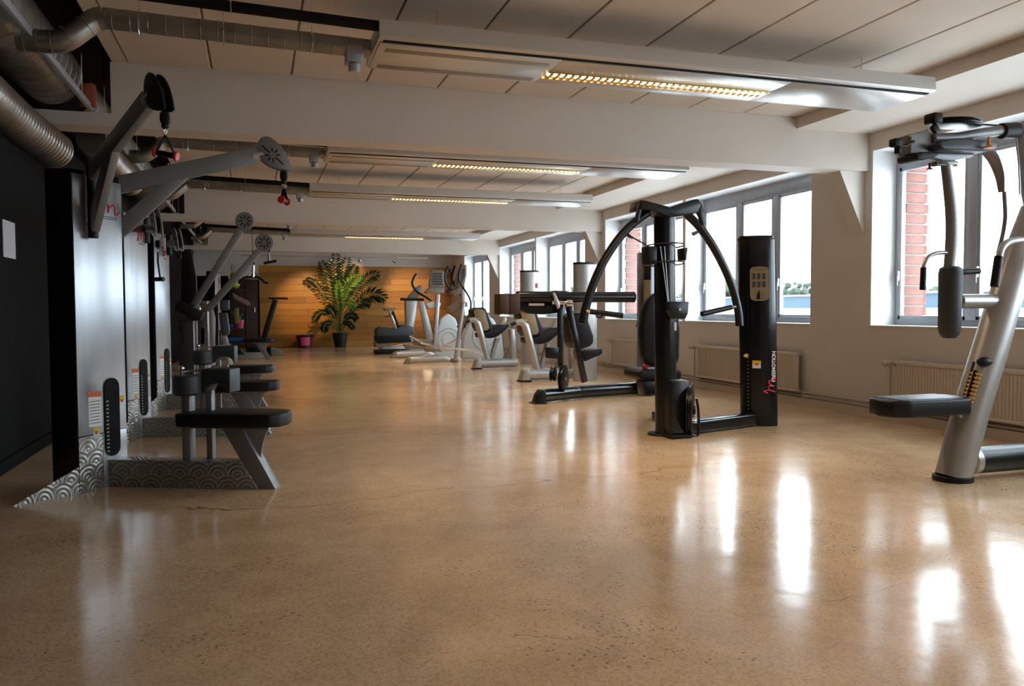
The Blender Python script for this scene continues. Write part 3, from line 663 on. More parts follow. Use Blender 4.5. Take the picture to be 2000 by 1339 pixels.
# ---- machine with two long raised arms (behind the third tower)
YF = 10.6; Q = PY(YF)
cz = lambda x, y: Q(x, y)
t = thing('cable_cross_machine', 'dark grey cable machine with two long raised arms and round pulley heads', 'exercise machine', V((Q(372, 700).x, YF, 0)))
a = Q(349, 620); b = Q(379, 620)
put(MB().prism([V((a.x, YF-.05, 0)), V((b.x, YF-.15, 0)), V((b.x+.02, YF+.25, 0)), V((a.x, YF+.3, 0))], (0, 0, .98), bev=.01), 'column_shroud', M['greysteel'], t)
put(MB().bar(Q(347, 596)+V((0, -.1, 0)), Q(397, 618)+V((0, -.1, 0)), .26, .12, .02, up=(0, 0, 1)), 'column_cap', M['blackm'], t)
put(MB().bar(V((b.x+.03, YF-.14, 0)), V((b.x+.03, YF-.14, .99)), .03, .03, .004), 'guide_rail', M['silver'], t)
put(MB().tube([Q(352, 625), Q(358, 655)+V((0, -.16, 0)), Q(361, 668)+V((0, -.2, 0))], .007, 8), 'cable', M['vinyl'], t)
put(MB().prism([Q(353, 484)+V((0, .2, 0)), Q(371, 484)+V((0, .2, 0)), Q(381, 540)+V((0, .2, 0)), Q(383, 600)+V((0, .2, 0)), Q(350, 600)+V((0, .2, 0))], (0, .12, 0), bev=.01), 'rear_mast', M['blackm'], t)
hd = []
for (r_, e_, c_) in (((378, 598), (470, 448), (478, 432)), ((404, 606), (506, 490), (516, 474))):
    p0, p1, pc = Q(*r_), Q(*e_), Q(*c_); put(MB().bar(p0, p1, .06, .085, .008), 'swing_arm', M['greysteel'], t)
    o = put(MB().cyl(pc+V((0, -.03, 0)), pc+V((0, .03, 0)), .112, 30, .06), 'pulley_cover', M['greysteel'], t); hd.append(pc)
    put(MB().ring(pc+V((0, -.032, 0)), (0, 1, 0), .085, .005, 28, 6), 'cover_rim', M['greysteel'], o)
    for k in range(8):
        a_ = k*PI/4; u_ = V((math.cos(a_), 0, math.sin(a_))); put(MB().bar(pc+u_*.03+V((0, -.033, 0)), pc+u_*.075+V((0, -.033, 0)), .012, .004, 0, up=(0, 1, 0)), 'cover_slot', M['pipe'], o)
put(MB().cyl(Q(385, 603)+V((0, -.14, 0)), Q(385, 603)+V((0, .12, 0)), .05), 'arm_hub', M['chrome'], t)
put(MB().box(Q(370, 690)+V((0, -.12, -.2)), (.3, .3, .02), bev=.004) if 0 else MB().span((a.x-.02, YF-.3, 0), (b.x+.25, YF+.3, .05), .01), 'base_plate', M['greysteel'], t)
# handle attachments
g = thing('pull_bar', 'chrome centred wide pull bar hanging from the higher long arm', 'handle', Q(495, 545))
put(MB().tube([Q(492, 447), Q(494, 512)], .004, 6), 'cable', M['blackm'], g); put(MB().ball(Q(494, 513), .024), 'cable_stop', M['blackm'], g)
put(MB().tube([Q(495, 518), Q(494, 541)], [.012, .020], 10), 'swivel', M['chrome'], g)
puts([MB().tube([Q(494, 528), Q(x_, 541)], .011, 8) for x_ in (482, 507)], 'bracket', M['chrome'], g)
put(MB().tube([Q(466, 553), Q(476, 543)+V((0, -.02, 0)), Q(495, 541), Q(508, 543), Q(516, 551), Q(524, 552)], .016, 10, smooth=3), 'grip_bar', M['vinyl'], g)
g = thing('pull_bar', 'short straight black grip bar hanging from the lower long arm', 'handle', Q(526, 512))
put(MB().box(Q(524, 487), (.05, .05, .06), bev=.012), 'cable_stop', M['blackm'], g)
put(MB().tube([Q(525, 492), Q(526, 509)], [.008, .018], 10), 'swivel', M['chrome'], g); put(MB().cyl(Q(515, 514), Q(540, 509), .017), 'grip_bar', M['vinyl'], g)

# ---- seated machine with tall blue grey back pad
YG = 13.0; Q = PY(YG)
t = thing('seated_press_machine', 'steel machine with blue grey back pad on a white slanted post', 'exercise machine', V((Q(440, 700).x, YG, 0)))
put(MB().prism([V((Q(384, 600).x, YG+.2, 0)), V((Q(404, 600).x, YG+.2, 0)), V((Q(404, 600).x+.03, YG+.45, 0)), V((Q(384, 600).x, YG+.45, 0))], (0, 0, 1.25), bev=.01), 'rear_tower', M['alu'], t)
put(MB().prism([Q(391, 641)+V((0, .19, 0)), Q(398, 641)+V((0, .19, 0)), Q(398, 672)+V((0, .19, 0)), Q(391, 672)+V((0, .19, 0))], (0, -.01, 0), bev=.003), 'weight_slot', M['pipe'], t)
put(MB().prism([Q(408, 594), Q(414, 592), Q(421, 622), Q(420, 690), Q(411, 690)], (0, .12, 0), bev=.005), 'side_panel', M['silver'], t)
put(MB().bar(Q(422, 690)+V((0, .1, 0)), Q(420, 585)+V((0, .1, 0)), .07, .12, .008), 'upright', M['blackm'], t)
put(MB().prism([Q(427, 610), Q(444, 610), Q(449, 648), Q(446, 655), Q(437, 656), Q(432, 650)], (0, .22, 0), bev=.02, seg=3), 'back_pad', M['vinylg'], t)
put(MB().prism([Q(429, 585), Q(448, 585), Q(448, 605), Q(430, 607)], (0, .24, 0), bev=.02, seg=3), 'head_pad', M['vinylg'], t)
put(MB().prism([Q(432, 655), Q(443, 655), Q(455, 706), Q(452, 742), Q(443, 742), Q(442, 706)], (0, .08, 0), bev=.006), 'slanted_post', M['silver'], t)
put(MB().span((Q(385, 600).x-.05, YG-.05, 0), (Q(455, 700).x+.15, YG+.1, .09), .01), 'base_beam', M['greysteel'], t)
put(MB().prism([Q(436, 684), Q(470, 682), Q(478, 692), Q(436, 695)], (0, .3, 0), bev=.01), 'seat', M['vinyl'], t)
# ---- dark slanted console stand (far end)
YS = 20.6; Q = PY(YS)
t = thing('ski_trainer', 'dark slanted post with crossbar handle in front of the oak wall, left part', 'exercise machine', V((Q(520, 688).x, YS, 0)))
put(MB().bar(Q(514, 664), Q(538, 585), .10, .13, .02), 'slanted_post', M['black'], t)
put(MB().cyl(Q(524, 582), Q(562, 583), .022), 'handlebar', M['vinyl'], t)
put(MB().prism([V((Q(484, 690).x, YS+.25, 0)), V((Q(484, 690).x, YS-.25, 0)), V((Q(530, 690).x, YS-.25, 0)), V((Q(530, 690).x, YS+.25, 0))], (0, 0, .22), bev=.02), 'base', M['blackm'], t)
put(MB().prism([Q(519, 681)+V((0, -.25, 0)), Q(524, 677)+V((0, -.25, 0)), Q(548, 683)+V((0, -.25, 0)), Q(555, 689)+V((0, -.25, 0)), Q(528, 689)+V((0, -.25, 0))], (0, .5, 0), bev=.005), 'foot_ramp', M['greysteel'], t)
# ---- storage things at the far left
YR = 21.5; Q = PY(YR)
t = thing('storage_rack', 'dark metal rack loaded with small training gear at the far left end', 'rack', V((Q(455, 690).x, YR, 0)))
xa, xb = Q(420, 600).x, Q(480, 600).x
puts([MB().bar((x_, y_, 0), (x_, y_, 1.75), .04, .04, .003) for x_ in (xa, xb) for y_ in (YR, YR+.45)], 'upright', M['black'], t)
puts([MB().span((xa, YR-.02, z_), (xb, YR+.47, z_+.03), .004) for z_ in (.25, .62, 1.15, 1.62)], 'shelf', M['brownb'], t)
def item(name, label, cat, mb, m): put(mb, name, m, label=label, cat=cat, loc=mb.v[0])
Z = YR+.2
bk = thing('pink_bucket', 'small pink bucket with teal bands standing on the rack', 'bucket', (Q(467, 640).x, Z, .65))
xk = Q(467, 640).x
put(MB().lathe((xk, Z, .65), (0, 0, 1), [(.09, 0), (.12, .20), (.125, .21), (.11, .205), (.10, .2)], 20), 'bucket_body', M['pink'], bk)
puts([MB().tube([(xk+dx*.4, Z, .84), (xk+dx, Z, .98), (xk+dx*1.8, Z, 1.02)], .014, 8) for dx in (-.09, -.03, .05)], 'rubber_band', M['teal'], bk)
m_ = MB()
item('rolled_mat', 'rolled blue mat lying on the rack left of the pink bucket', 'mat', MB().cyl((xk-.48, Z, .71), (xk-.14, Z, .71), .06), M['blue'])
item('rolled_mat', 'dark blue rolled mat lying on the lowest rack shelf', 'mat', MB().cyl((xk-.35, Z, .345), (xk+.1, Z, .345), .065), M['blue'])
xl = Q(457, 540).x
item('lime_ball', 'lime green ball on top of the rack, upper one', 'ball', MB().ball((xl, Z, 1.65+.33), .10), M['lime'])
item('lime_ball', 'lime green ball on top of the rack, lower one', 'ball', MB().ball((xl+.02, Z-.02, 1.65+.115), .115), M['lime'])
item('folded_towel', 'beige folded towel draped at the rack shelf', 'towel', MB().prism([(xl-.05, YR-.06, 1.55), (xl+.35, YR-.06, 1.33), (xl+.40, YR-.06, 1.24), (xl+.30, YR-.06, 1.22), (xl-.02, YR-.06, 1.40)], (0, .035, 0), bev=.01), M['skinb'])
item('olive_jacket', 'olive yellow jacket hanging on the rack', 'jacket', MB().prism([(xl-.02, YR-.10, 1.15), (xl+.10, YR-.10, 1.18), (xl+.12, YR-.10, .78), (xl-.0, YR-.10, .76)], (0, .06, 0), bev=.02), M['olive'])

# ================================================================== black chest press (centre right)
YA = 6.20; Q = PY(YA); QB = PY(6.42); QC = PY(7.05)
def PL(q, pts): return [q(*p) for p in pts]
base_ = FL(1310, 848); t = thing('chest_press_machine', 'tall black press machine with two curved arms arching from a central mast', 'exercise machine', V((base_.x, YA, 0)))
top = Q(1303, 412); bot = Q(1306, 842); bot.z = 0
put(MB().tube([V((bot.x, YA+.05, .0)), V((top.x, YA+.05, top.z))], .092, 26, flat=1.0), 'mast', M['gloss'], t)
put(MB().lathe((bot.x-.03, YA+.08, 0), (0, 0, 1), [(.115, 0), (.12, .008), (.11, .02)], 24), 'rear_foot', M['blackm'], t)
a, b = Q(1292, 745), Q(1331, 745)
put(MB().span((a.x, YA-.17, .03), (b.x-.02, YA-.04, a.z+.02), .02), 'pulley_housing', M['black'], t)
put(MB().span((a.x-.01, YA-.19, 0), (b.x+.0, YA-.02, .035), .008), 'front_foot', M['blackm'], t)
c = Q(1338, 797)+V((0, -.10, 0)); wx = V((.83, -.56, 0)).normalized()
w_ = put(MB().lathe(c-wx*.03, wx, [(.20, 0), (.225, .004), (.225, .012), (.205, .020), (.205, .030), (.225, .038), (.225, .046), (.20, .05)], 40), 'cam_wheel', M['black'], t)
put(MB().cyl(c-wx*.07, c+wx*.04, .04), 'hub', M['blackm'], w_)
put(MB().cyl(c-wx*.012+V((0, -.02, -.10)), c+wx*.036+V((0, -.02, -.10)), .018), 'axle_bolt', M['chrome'], w_)
put(MB().tube([Q(1333, 842)+V((0, -.12, 0)), Q(1349, 846)+V((0, -.12, 0)), Q(1350, 800)+V((0, -.12, 0)), Q(1346, 775)+V((0, -.12, 0))], .012, 8, smooth=3), 'wheel_guard', M['black'], t)
# yoke
yk = PL(Q, [(1243, 393), (1252, 394), (1300, 407), (1344, 392), (1353, 391), (1358, 402), (1352, 418), (1318, 424), (1296, 426), (1262, 412), (1240, 412)])
put(MB().prism([p+V((0, -.10, 0)) for p in yk], (0, .22, 0), bev=.012), 'top_yoke', M['black'], t)
put(MB().prism([p+V((0, -.09, 0)) for p in PL(Q, [(1353, 391), (1360, 400), (1366, 420), (1367, 440), (1361, 442), (1357, 425), (1349, 410)])], (0, .04, 0), bev=.004), 'yoke_cheek', M['black'], t)
put(MB().prism([p+V((0, -.09, 0)) for p in PL(Q, [(1242, 393), (1247, 396), (1242, 420), (1239, 436), (1233, 437), (1236, 418)])], (0, .04, 0), bev=.004), 'yoke_cheek', M['black'], t)
al = PL(Q, [(1268, 414), (1236, 438), (1207, 470), (1180, 512), (1160, 556), (1146, 600), (1140, 632)])
ar = PL(Q, [(1340, 414), (1368, 442), (1396, 482), (1418, 524), (1434, 564), (1444, 606), (1447, 636)])
for nm, pts, hp in (('l', al, ((1144, 606), (1152, 608), (1211, 616))), ('r', ar, ((1436, 599), (1428, 600), (1365, 613)))):
    o = put(MB().tube([p+V((0, .02, 0)) for p in pts], .036, 16, smooth=5), 'press_arm', M['black'], t)
    a, b, c = PL(Q, hp); put(MB().tube([a, b], .018, 10), 'handle_collar', M['chrome'], o)
    put(MB().tube([b+V((0, -.0, 0)), b+(c-b)*.5+V((0, -.02, 0)), c+V((0, -.05, 0))], .023, 14), 'handle_grip', M['vinyl'], o)
put(MB().tube([Q(1222, 455), Q(1240, 466), Q(1262, 478)], .006, 6), 'cable', M['blackm'], t)
put(MB().prism(PL(Q, [(1222, 453), (1230, 457), (1236, 466), (1228, 463)]), (0, .02, 0)), 'cable_anchor', M['black'], t)
put(MB().prism(PL(Q, [(1352, 454), (1362, 450), (1366, 454), (1356, 460)]), (0, .02, 0)), 'cable_anchor', M['black'], t)
# mid pulley cage
for y_ in (479, 514):
    p = Q(1305, y_); put(MB().ring(p+V((0, .05, 0)), (0, .08, 1), .165, .007, 36, 6), 'cage_ring', M['black'], t)
put(MB().prism(PL(Q, [(1266, 480), (1284, 480), (1284, 516), (1268, 517)]), (0, .14, 0), bev=.01), 'pulley_block', M['black'], t)
put(MB().prism(PL(Q, [(1335, 484), (1344, 483), (1341, 508), (1336, 508)]), (0, .12, 0), bev=.008), 'pulley_block', M['black'], t)
for a, b in (((1282, 482), (1297, 590)), ((1290, 482), (1298, 588)), ((1328, 516), (1323, 588))):
    put(MB().tube([Q(*a)+V((0, -.07, 0)), Q(*b)+V((0, -.07, 0))], .005, 6), 'cable', M['alu'], t)
lb_ = put(MB().prism([p+V((0, -.13, 0)) for p in PL(Q, [(1292, 589), (1331, 589), (1329, 612), (1324, 622), (1298, 622), (1291, 606)])], (0, .05, 0), bev=.006), 'pulley_bracket', M['black'], t)
put(MB().cyl(Q(1312, 604)+V((0, -.145, 0)), Q(1312, 604)+V((0, -.12, 0)), .011), 'bolt', M['chrome'], lb_)
put(MB().prism([p+V((0, -.055, 0)) for p in PL(Q, [(1311, 629), (1315, 629), (1315, 645), (1311, 645)])], (0, -.002, 0)), 'serial_sticker', M['white'], t)
# seat side
bp_ = [(1262, 590), (1272, 576), (1290, 570), (1312, 572), (1325, 590), (1330, 640), (1328, 700), (1322, 712), (1296, 716), (1266, 712), (1256, 696), (1253, 650), (1256, 612)]
put(MB().prism(PL(QC, bp_), (0, .10, 0), bev=.03, seg=3), 'back_pad', M['vinyl'], t)
put(MB().prism(PL(QC, [(1248, 728), (1256, 721), (1330, 721), (1332, 728), (1331, 741), (1258, 744), (1249, 738)]), (0, .36, 0), bev=.02, seg=3), 'seat', M['vinylg'] if 0 else M['vinyl'], t)
put(MB().prism(PL(QC, [(1256, 744), (1296, 744), (1294, 770), (1260, 772)]), (0, .16, 0), bev=.01), 'seat_carriage', M['black'], t)
sp = QC(1300, 744); put(MB().bar(V((sp.x, 7.12, 0)), V((sp.x, 7.12, 1.15)), .08, .08, .01), 'seat_post', M['black'], t)
put(MB().span((sp.x-.05, YA+.1, 0), (sp.x+.05, 7.25, .07), .01), 'rear_beam', M['black'], t)
put(MB().prism([p+V((0, .05, 0)) for p in PL(QC, [(1262, 716), (1266, 711), (1272, 712), (1270, 722), (1264, 722)])], (0, .05, 0), bev=.004), 'seat_release', M['red'], t)
# low beam to the weight column
g0, g1 = V((bot.x+.06, YA-.02, 0)), V((FL(1452, 826).x+.05, 6.50, 0)); hz = V((0, 0, 1))
put(MB().bar(g0+hz*.062, g1+hz*.062, .13, .122, .03, seg=4), 'low_beam', M['gloss'], t)
# weight column
cl_, cr_ = FL(1446, 829), FL(1519, 832); zt = QB(1475, 459).z; tl, tr_ = QB(1436, 466), QB(1511, 466)
dv = (cr_-cl_); W = dv.length; dv.normalize(); nv = V((-dv.y, dv.x, 0)); sh = V((-.045, 0, 0))
def colpt(u, v, z): return cl_+dv*u+nv*v+sh*(z/1.75)+V((0, 0, z))
prof = [(0, .02), (.03, -.02), (W*.3, -.045), (W*.55, -.05), (W*.8, -.035), (W-.02, .0), (W, .04), (W-.005, .12), (W-.05, .17), (W*.5, .20), (.05, .18), (0, .12)]
m_ = MB(); n_ = len(prof); lv = [0, .9, zt-.03, zt]
for z in lv:
    k = 1 if z < zt else .94
    for u, v in prof: m_.v.append(colpt(W/2+(u-W/2)*k, .07+(v-.07)*k, z))
for i in range(len(lv)-1):
    for k in range(n_): k2 = (k+1) % n_; m_.f.append([i*n_+k, i*n_+k2, (i+1)*n_+k2, (i+1)*n_+k])
m_.f.append(list(range(n_))[::-1]); m_.f.append([3*n_+k for k in range(n_)])
col = put(m_, 'weight_column', M['gloss'], t, sharp=1.0)
put(MB().prism([colpt(W/2+(u-W/2)*1.03, .07+(v-.07)*1.05, zt-.035) for u, v in prof], (0, 0, .012)), 'column_trim', M['blackm'], col)
def fr(u, z, o=0): # point on the column front
    v = -.05+ (abs(u-W*.52)/(W*.5))**2*.045; return colpt(u, v-.004-o, z)
zc = lambda y: EYE+0-(y-603.5)/1571.55*7.45
pq = [fr(W*(x-1437)/75, zc(y)) for x, y in ((1461, 530), (1463, 525), (1468, 523), (1480, 522), (1492, 523), (1497, 525), (1498, 530), (1498, 582), (1496, 586), (1489, 589), (1470, 589), (1463, 586), (1461, 580))]
po = put(MB().prism(pq, -nv*.003), 'instruction_plaque', M['plaque'], t)
for i in range(3):
    for j in range(2): put(MB().box(fr(W*(1469+10*i-1437)/75, zc(541+16*j), .004), (.026, .002, .055), rz=math.atan2(dv.y, dv.x), bev=.001), 'diagram', M['ink'], po)
puts([MB().box(fr(W*.56, zc(y_), .004), (.10, .002, .004), rz=math.atan2(dv.y, dv.x)) for y_ in (528, 574, 579, 584)], 'text_line', M['ink'], po)
ys_ = put(MB().box(fr(W*(1472-1437)/75, zc(713), .002), (.078, .002, .068), rz=math.atan2(dv.y, dv.x)), 'yellow_label', M['yellow'], t)
put(MB().box(fr(W*(1472-1437)/75, zc(717), .004), (.07, .002, .038), rz=math.atan2(dv.y, dv.x)), 'label_panel', M['white'], ys_)
put(MB().box(fr(W*(1472-1437)/75, zc(713), .006), (.03, .002, .014), rz=math.atan2(dv.y, dv.x)), 'label_symbol', M['redp'], ys_)
so = put(MB().box(fr(W*.20, .42, -.006), (.05, .016, .70), rz=math.atan2(dv.y, dv.x), bev=.004), 'weight_slot', M['pipe'], t)
puts([MB().box(fr(W*.235, .16+.034*k, .004), (.012, .002, .006), rz=math.atan2(dv.y, dv.x)) for k in range(16)], 'weight_mark', M['alu'], so)
put(MB().tube([fr(W*.14, zc(697), .002), fr(W*.20, zc(696), .05)], [.012, .018], 10), 'selector_pin', M['amber'], t)
tx = colpt(W*.93, -.022, zc(742)); td = (dv*.9+nv*.45).normalized()
text('FREEMOTION', .047, M['white'], t, colpt(W-.018, -.012, zc(748)), (0, 0, 1), -td, 'lettering', .002)
swash(t, colpt(W-.020, -.012, zc(770)), V((0, 0, 1)), -td, 1.25, M['redp'], .006)

# ================================================================== black seated row / press behind it
YB = 9.05; Q = PY(YB)
t = thing('seated_row_machine', 'low black machine with long horizontal tube, slanted back pad and cam wheels', 'exercise machine', V((FL(1100, 775).x, YB, 0)))
f0 = FL(1045, 783); f1 = FL(1110, 774); f2 = V((FL(1262, 770).x, 9.35, 0)); hz = V((0, 0, .085))
f0 = V((f0.x, 8.85, 0)); f1 = V((f1.x, 9.12, 0))
put(MB().tube([f0+hz, f1+hz], .078, 20), 'front_beam', M['gloss'], t)
put(MB().tube([f1+hz, f2+hz], .078, 20), 'base_beam', M['gloss'], t)
put(MB().prism([f0+V((-.02, -.09, .16)), f0+V((-.06, -.09, .11)), f0+V((-.10, -.09, 0)), f0+V((.02, -.09, 0)), f0+V((.03, -.09, .16))], (0, .17, 0), bev=.01), 'foot_cap', M['black'], t)
put(MB().span((f0.x-.12, f0.y-.11, 0), (f0.x+.04, f0.y+.1, .012), .004), 'foot_plate', M['blackm'], t)
put(MB().bar(Q(1094, 715), Q(1094, 592), .06, .065, .01), 'upright', M['black'], t)
put(MB().bar(Q(1141, 746), Q(1109, 590), .065, .075, .012), 'slanted_upright', M['gloss'], t)
put(MB().prism(PL(Q, [(1114, 618), (1120, 612), (1140, 611), (1146, 615), (1160, 655), (1160, 668), (1154, 676), (1136, 682), (1124, 680), (1118, 668)]), (0, .30, 0), bev=.025, seg=3), 'back_pad', M['vinyl'], t)
put(MB().prism(PL(Q, [(1138, 686), (1176, 681), (1178, 688), (1172, 694), (1160, 698), (1143, 706), (1140, 698)]), (0, .32, 0), bev=.012, seg=3), 'seat', M['vinyl'], t)
put(MB().tube([Q(1010, 579), Q(1140, 580), Q(1238, 580)], .066, 22), 'lever_tube', M['gloss'], t)
put(MB().cyl(Q(1234, 580), Q(1239, 580), .068), 'tube_cap', M['blackm'], t)
put(MB().prism([p+V((0, .05, 0)) for p in PL(Q, [(1010, 588), (1104, 588), (1104, 602), (1092, 611), (1066, 614), (1035, 612), (1016, 604)])], (0, .16, 0), bev=.02), 'lower_shroud', M['blackm'], t)
put(MB().tube([Q(1032, 594)+V((0, .0, 0)), Q(1062, 594)+V((0, 0, 0))], .018, 10), 'cross_tube', M['chrome'], t)
put(MB().tube([Q(1074, 590)+V((0, -.06, 0)), Q(1112, 592)+V((0, -.06, 0))], .026, 12), 'pivot_shaft', M['chrome'], t)
put(MB().cyl(Q(1100, 592)+V((0, -.09, 0)), Q(1112, 592)+V((0, -.09, 0)), .045), 'pivot_nut', M['chrome'], t)
put(MB().prism([p+V((0, -.12, 0)) for p in PL(Q, [(1073, 573), (1077, 571), (1087, 593), (1087, 600), (1083, 604), (1079, 594)])], (0, .03, 0), bev=.005), 'lever_plate', M['silver'], t)
put(MB().prism(PL(Q, [(1068, 570), (1084, 567), (1108, 568), (1118, 572), (1068, 573)]), (0, .12, 0), bev=.006), 'pivot_bearing', M['black'], t)
for k, (x0, x1) in enumerate(((972, 990), (991, 1011))):
    put(MB().prism([p+V((0, -.1, 0)) for p in PL(Q, [(x0, 574), (x1, 573), (x1, 612), (x0, 614)])], (0, .25, 0), bev=.008), 'end_pad', M['brownb'], t)
put(MB().prism([p+V((0, -.03, 0)) for p in PL(Q, [(1068, 678), (1090, 678), (1090, 700), (1068, 699)])], (0, .10, 0), bev=.006), 'counter_block', M['black'], t)
for c_, r_ in (((1078, 729), .085), ((1098, 738), .165)):
    c = Q(*c_); o = put(MB().lathe(c+V((-.035, -.05, 0)), V((.80, -.60, 0)), [(r_*.8, 0), (r_, .006), (r_, .018), (r_*.86, .026), (r_*.86, .036), (r_, .044), (r_, .054), (r_*.8, .06)], 32), 'cam_wheel', M['black'], t)
    put(MB().cyl(c+V((.0, -.13, 0)), c+V((-.02, -.02, 0)), .018), 'axle_bolt', M['chrome'], o)
put(MB().tube([Q(1078, 697), Q(1078, 722)], .004, 6), 'cable', M['alu'], t)
# its weight column
Q9 = PY(9.25); a, b = Q9(1251, 600), Q9(1289, 600); zt = Q9(1270, 492).z
m_ = MB().prism([V((a.x, 9.15, 0)), V((a.x+.06, 9.08, 0)), V((b.x-.05, 9.2, 0)), V((b.x, 9.30, 0)), V((b.x-.04, 9.42, 0)), V((a.x+.03, 9.42, 0))], (0, 0, zt), bev=.015)
put(m_, 'weight_column', M['gloss'], t)
put(MB().prism([V((a.x-.01, 9.14, 1.18)), V((a.x+.048, 9.072, 1.18)), V((a.x+.048, 9.072, 1.46)), V((a.x-.01, 9.14, 1.46))], (-.004, -.004, 0), bev=.001), 'instruction_plaque', M['plaque'], t)
put(MB().tube([V((a.x-.02, 9.2, .92)), V((a.x-.10, 9.12, .93)), V((a.x-.13, 9.1, .88))], .012, 8), 'selector_hook', M['blackm'], t)

# ================================================================== silver pec machine cut by the right edge
YR_ = 4.0; Q = PY(YR_)
t = thing('pec_fly_machine', 'silver machine with slanted column and hanging arm pad, cut by the right edge', 'exercise machine', V((4.22, YR_, 0)))
lower = [(1861, 932), (1897, 800), (1931, 690), (1962, 585), (1992, 490), (2020, 410)]
put(MB().tube(PL(Q, lower), [.106, .106, .105, .100, .088, .08], 30), 'slanted_column', M['silver'], t)
put(MB().lathe((4.22, YR_, 0), (0, 0, 1), [(.118, 0), (.12, .006), (.118, .03), (.105, .036)], 32), 'foot_ring', M['blackm'], t)
put(MB().tube(PL(Q, [(2030, 470), (2012, 380), (1998, 270), (2000, 245)]), [.05, .05, .045, .045], 18), 'rear_column', M['silver'], t)
a = Q(1900, 905); put(MB().cyl(V((a.x-.05, YR_, .118)), V((a.x+.02, YR_, .118)), .088, 26), 'beam_flange', M['silver'], t)
put(MB().cyl(V((a.x+.0, YR_, .118)), V((a.x+1.3, YR_, .118)), .086, 28, .02), 'low_beam', M['black'], t)
put(MB().span((a.x+1.15, YR_-.12, 0), (a.x+1.3, YR_+.12, .04), .01), 'rear_foot', M['blackm'], t)
# seat
s_ = []; zs = .545
for x_, y_ in ((1712, 0), (1720, -.10), (1745, -.14), (1860, -.14), (1872, -.10), (1872, .10), (1860, .14), (1745, .14), (1720, .10)):
    p = Q(x_, 790); s_.append(V((p.x, YR_+y_, .435)))
put(MB().prism(s_, (0, 0, .105), bev=.018, seg=3), 'seat', M['vinyl'], t)
put(MB().prism([p+V((0, 0, .098)) for p in [V((3.70, YR_-.115, .435)), V((4.17, YR_-.115, .435)), V((4.17, YR_+.115, .435)), V((3.70, YR_+.115, .435))]], (0, 0, .012), bev=.004), 'seat_cushion', M['vinylg'], t)
put(MB().bar(Q(1868, 808), Q(1888, 806), .08, .05, .006), 'seat_bracket', M['silver'], t)
# knob + height scale on the front of the column
u_ = (Q(1931, 690)-Q(1861, 932)).normalized(); sd = V((0, -1, 0)); lf_ = u_.cross(sd).normalized()
if lf_.x > 0: lf_ = -lf_
def on(x, y, ang=0): # point on the slanted column surface, turned from the left edge towards the camera
    c = Q(x, y); return c
ax0 = lambda y: Q(1861+(932-y)*(1931-1861)/(932-690), y)
def surf(y, deg): c = ax0(y); a = math.radians(deg); return c+(lf_*math.cos(a)+sd*math.sin(a))*.1095
kn = surf(713, 38); put(MB().ball(kn, .05, (1.15, .7, .62)), 'height_knob', M['blackm'], t)
put(MB().bar(surf(716, 6), surf(812, 6), .012, .012, .002), 'slot_edge', M['blackm'], t)
sl_ = put(MB().bar(surf(732, 22), surf(812, 22), .030, .012, 0, up=tuple(sd)), 'scale_strip', M['pipe'], t)
puts([MB().bar(surf(738+7.6*k, 8)+lf_*.008, surf(738+7.6*k, 38)+(sd+lf_)*.008, .012, .013, 0, up=tuple(u_)) for k in range(10)], 'scale_mark', M['amber'], sl_)
# cross bar, roller pad, hanging arm
put(MB().cyl(Q(1872, 588), Q(1950, 588), .046, 24), 'cross_bar', M['silver'], t)
c0, c1 = Q(1854, 660), Q(1857, 520)
put(MB().tube([c0, c0+V((0, 0, .02)), c0+V((0, 0, .05)), c1-V((0, 0, .045)), c1-V((0, 0, .012)), c1], [.035, .055, .066, .071, .064, .045], 26), 'roller_pad', M['pad'], t)
put(MB().tube(PL(Q, [(1846, 318), (1853, 370), (1858, 420), (1858, 470), (1853, 530)]), [.028, .032, .035, .035, .032], 18, smooth=3), 'hanging_arm', M['greysteel'], t)
h = put(MB().tube(PL(Q, [(1852, 493), (1830, 494), (1814, 501), (1806, 515), (1804, 526)]), .013, 12, smooth=3), 'arm_handle', M['silver'], t)
put(MB().cyl(Q(1804, 522), Q(1802, 566), .018), 'grip', M['vinyl'], h)
put(MB().cyl(Q(1876, 531), Q(1912, 529), .019), 'side_grip', M['vinyl'], t)
h = put(MB().tube(PL(PY(3.85), [(2008, 468), (1985, 469), (1966, 474), (1955, 488), (1951, 506)]), .021, 14, smooth=3), 'second_handle', M['silver'], t)
put(MB().cyl(PY(3.85)(1951, 500), PY(3.85)(1942, 560), .026), 'grip', M['vinyl'], h)
# head of the machine
put(MB().tube(PL(Q, [(1822, 270), (1870, 268), (1915, 260), (1962, 254)]), [.030, .030, .030, .034], 18), 'top_bar', M['greysteel'], t)
put(MB().cyl(Q(1954, 256), Q(1986, 254), .050, 22), 'bar_joint', M['blackm'], t)
cw = Q(1880, 238)+V((0, .05, 0)); put(MB().lathe(cw-V((0, 0, .02)), (.03, -.10, 1), [(.12, 0), (.145, .006), (.145, .012), (.132, .02), (.132, .028), (.145, .036), (.145, .042), (.12, .046)], 36), 'pulley_wheel', M['black'], t)
put(MB().tube([cw+V((.13, -.03, 0)), Q(1960, 246), Q(1984, 246)], .006, 6), 'cable', M['blackm'], t)
put(MB().box(Q(1823, 232), (.07, .09, .062), bev=.012), 'end_block', M['blackm'], t)
put(MB().bar(Q(1822, 245), Q(1832, 262), .03, .04, .004), 'block_arm', M['black'], t)
put(MB().prism(PL(Q, [(1772, 264), (1812, 252), (1822, 262), (1822, 298), (1778, 300), (1780, 268)]), (0, .10, 0), bev=.006), 'pivot_bracket', M['greysteel'], t)
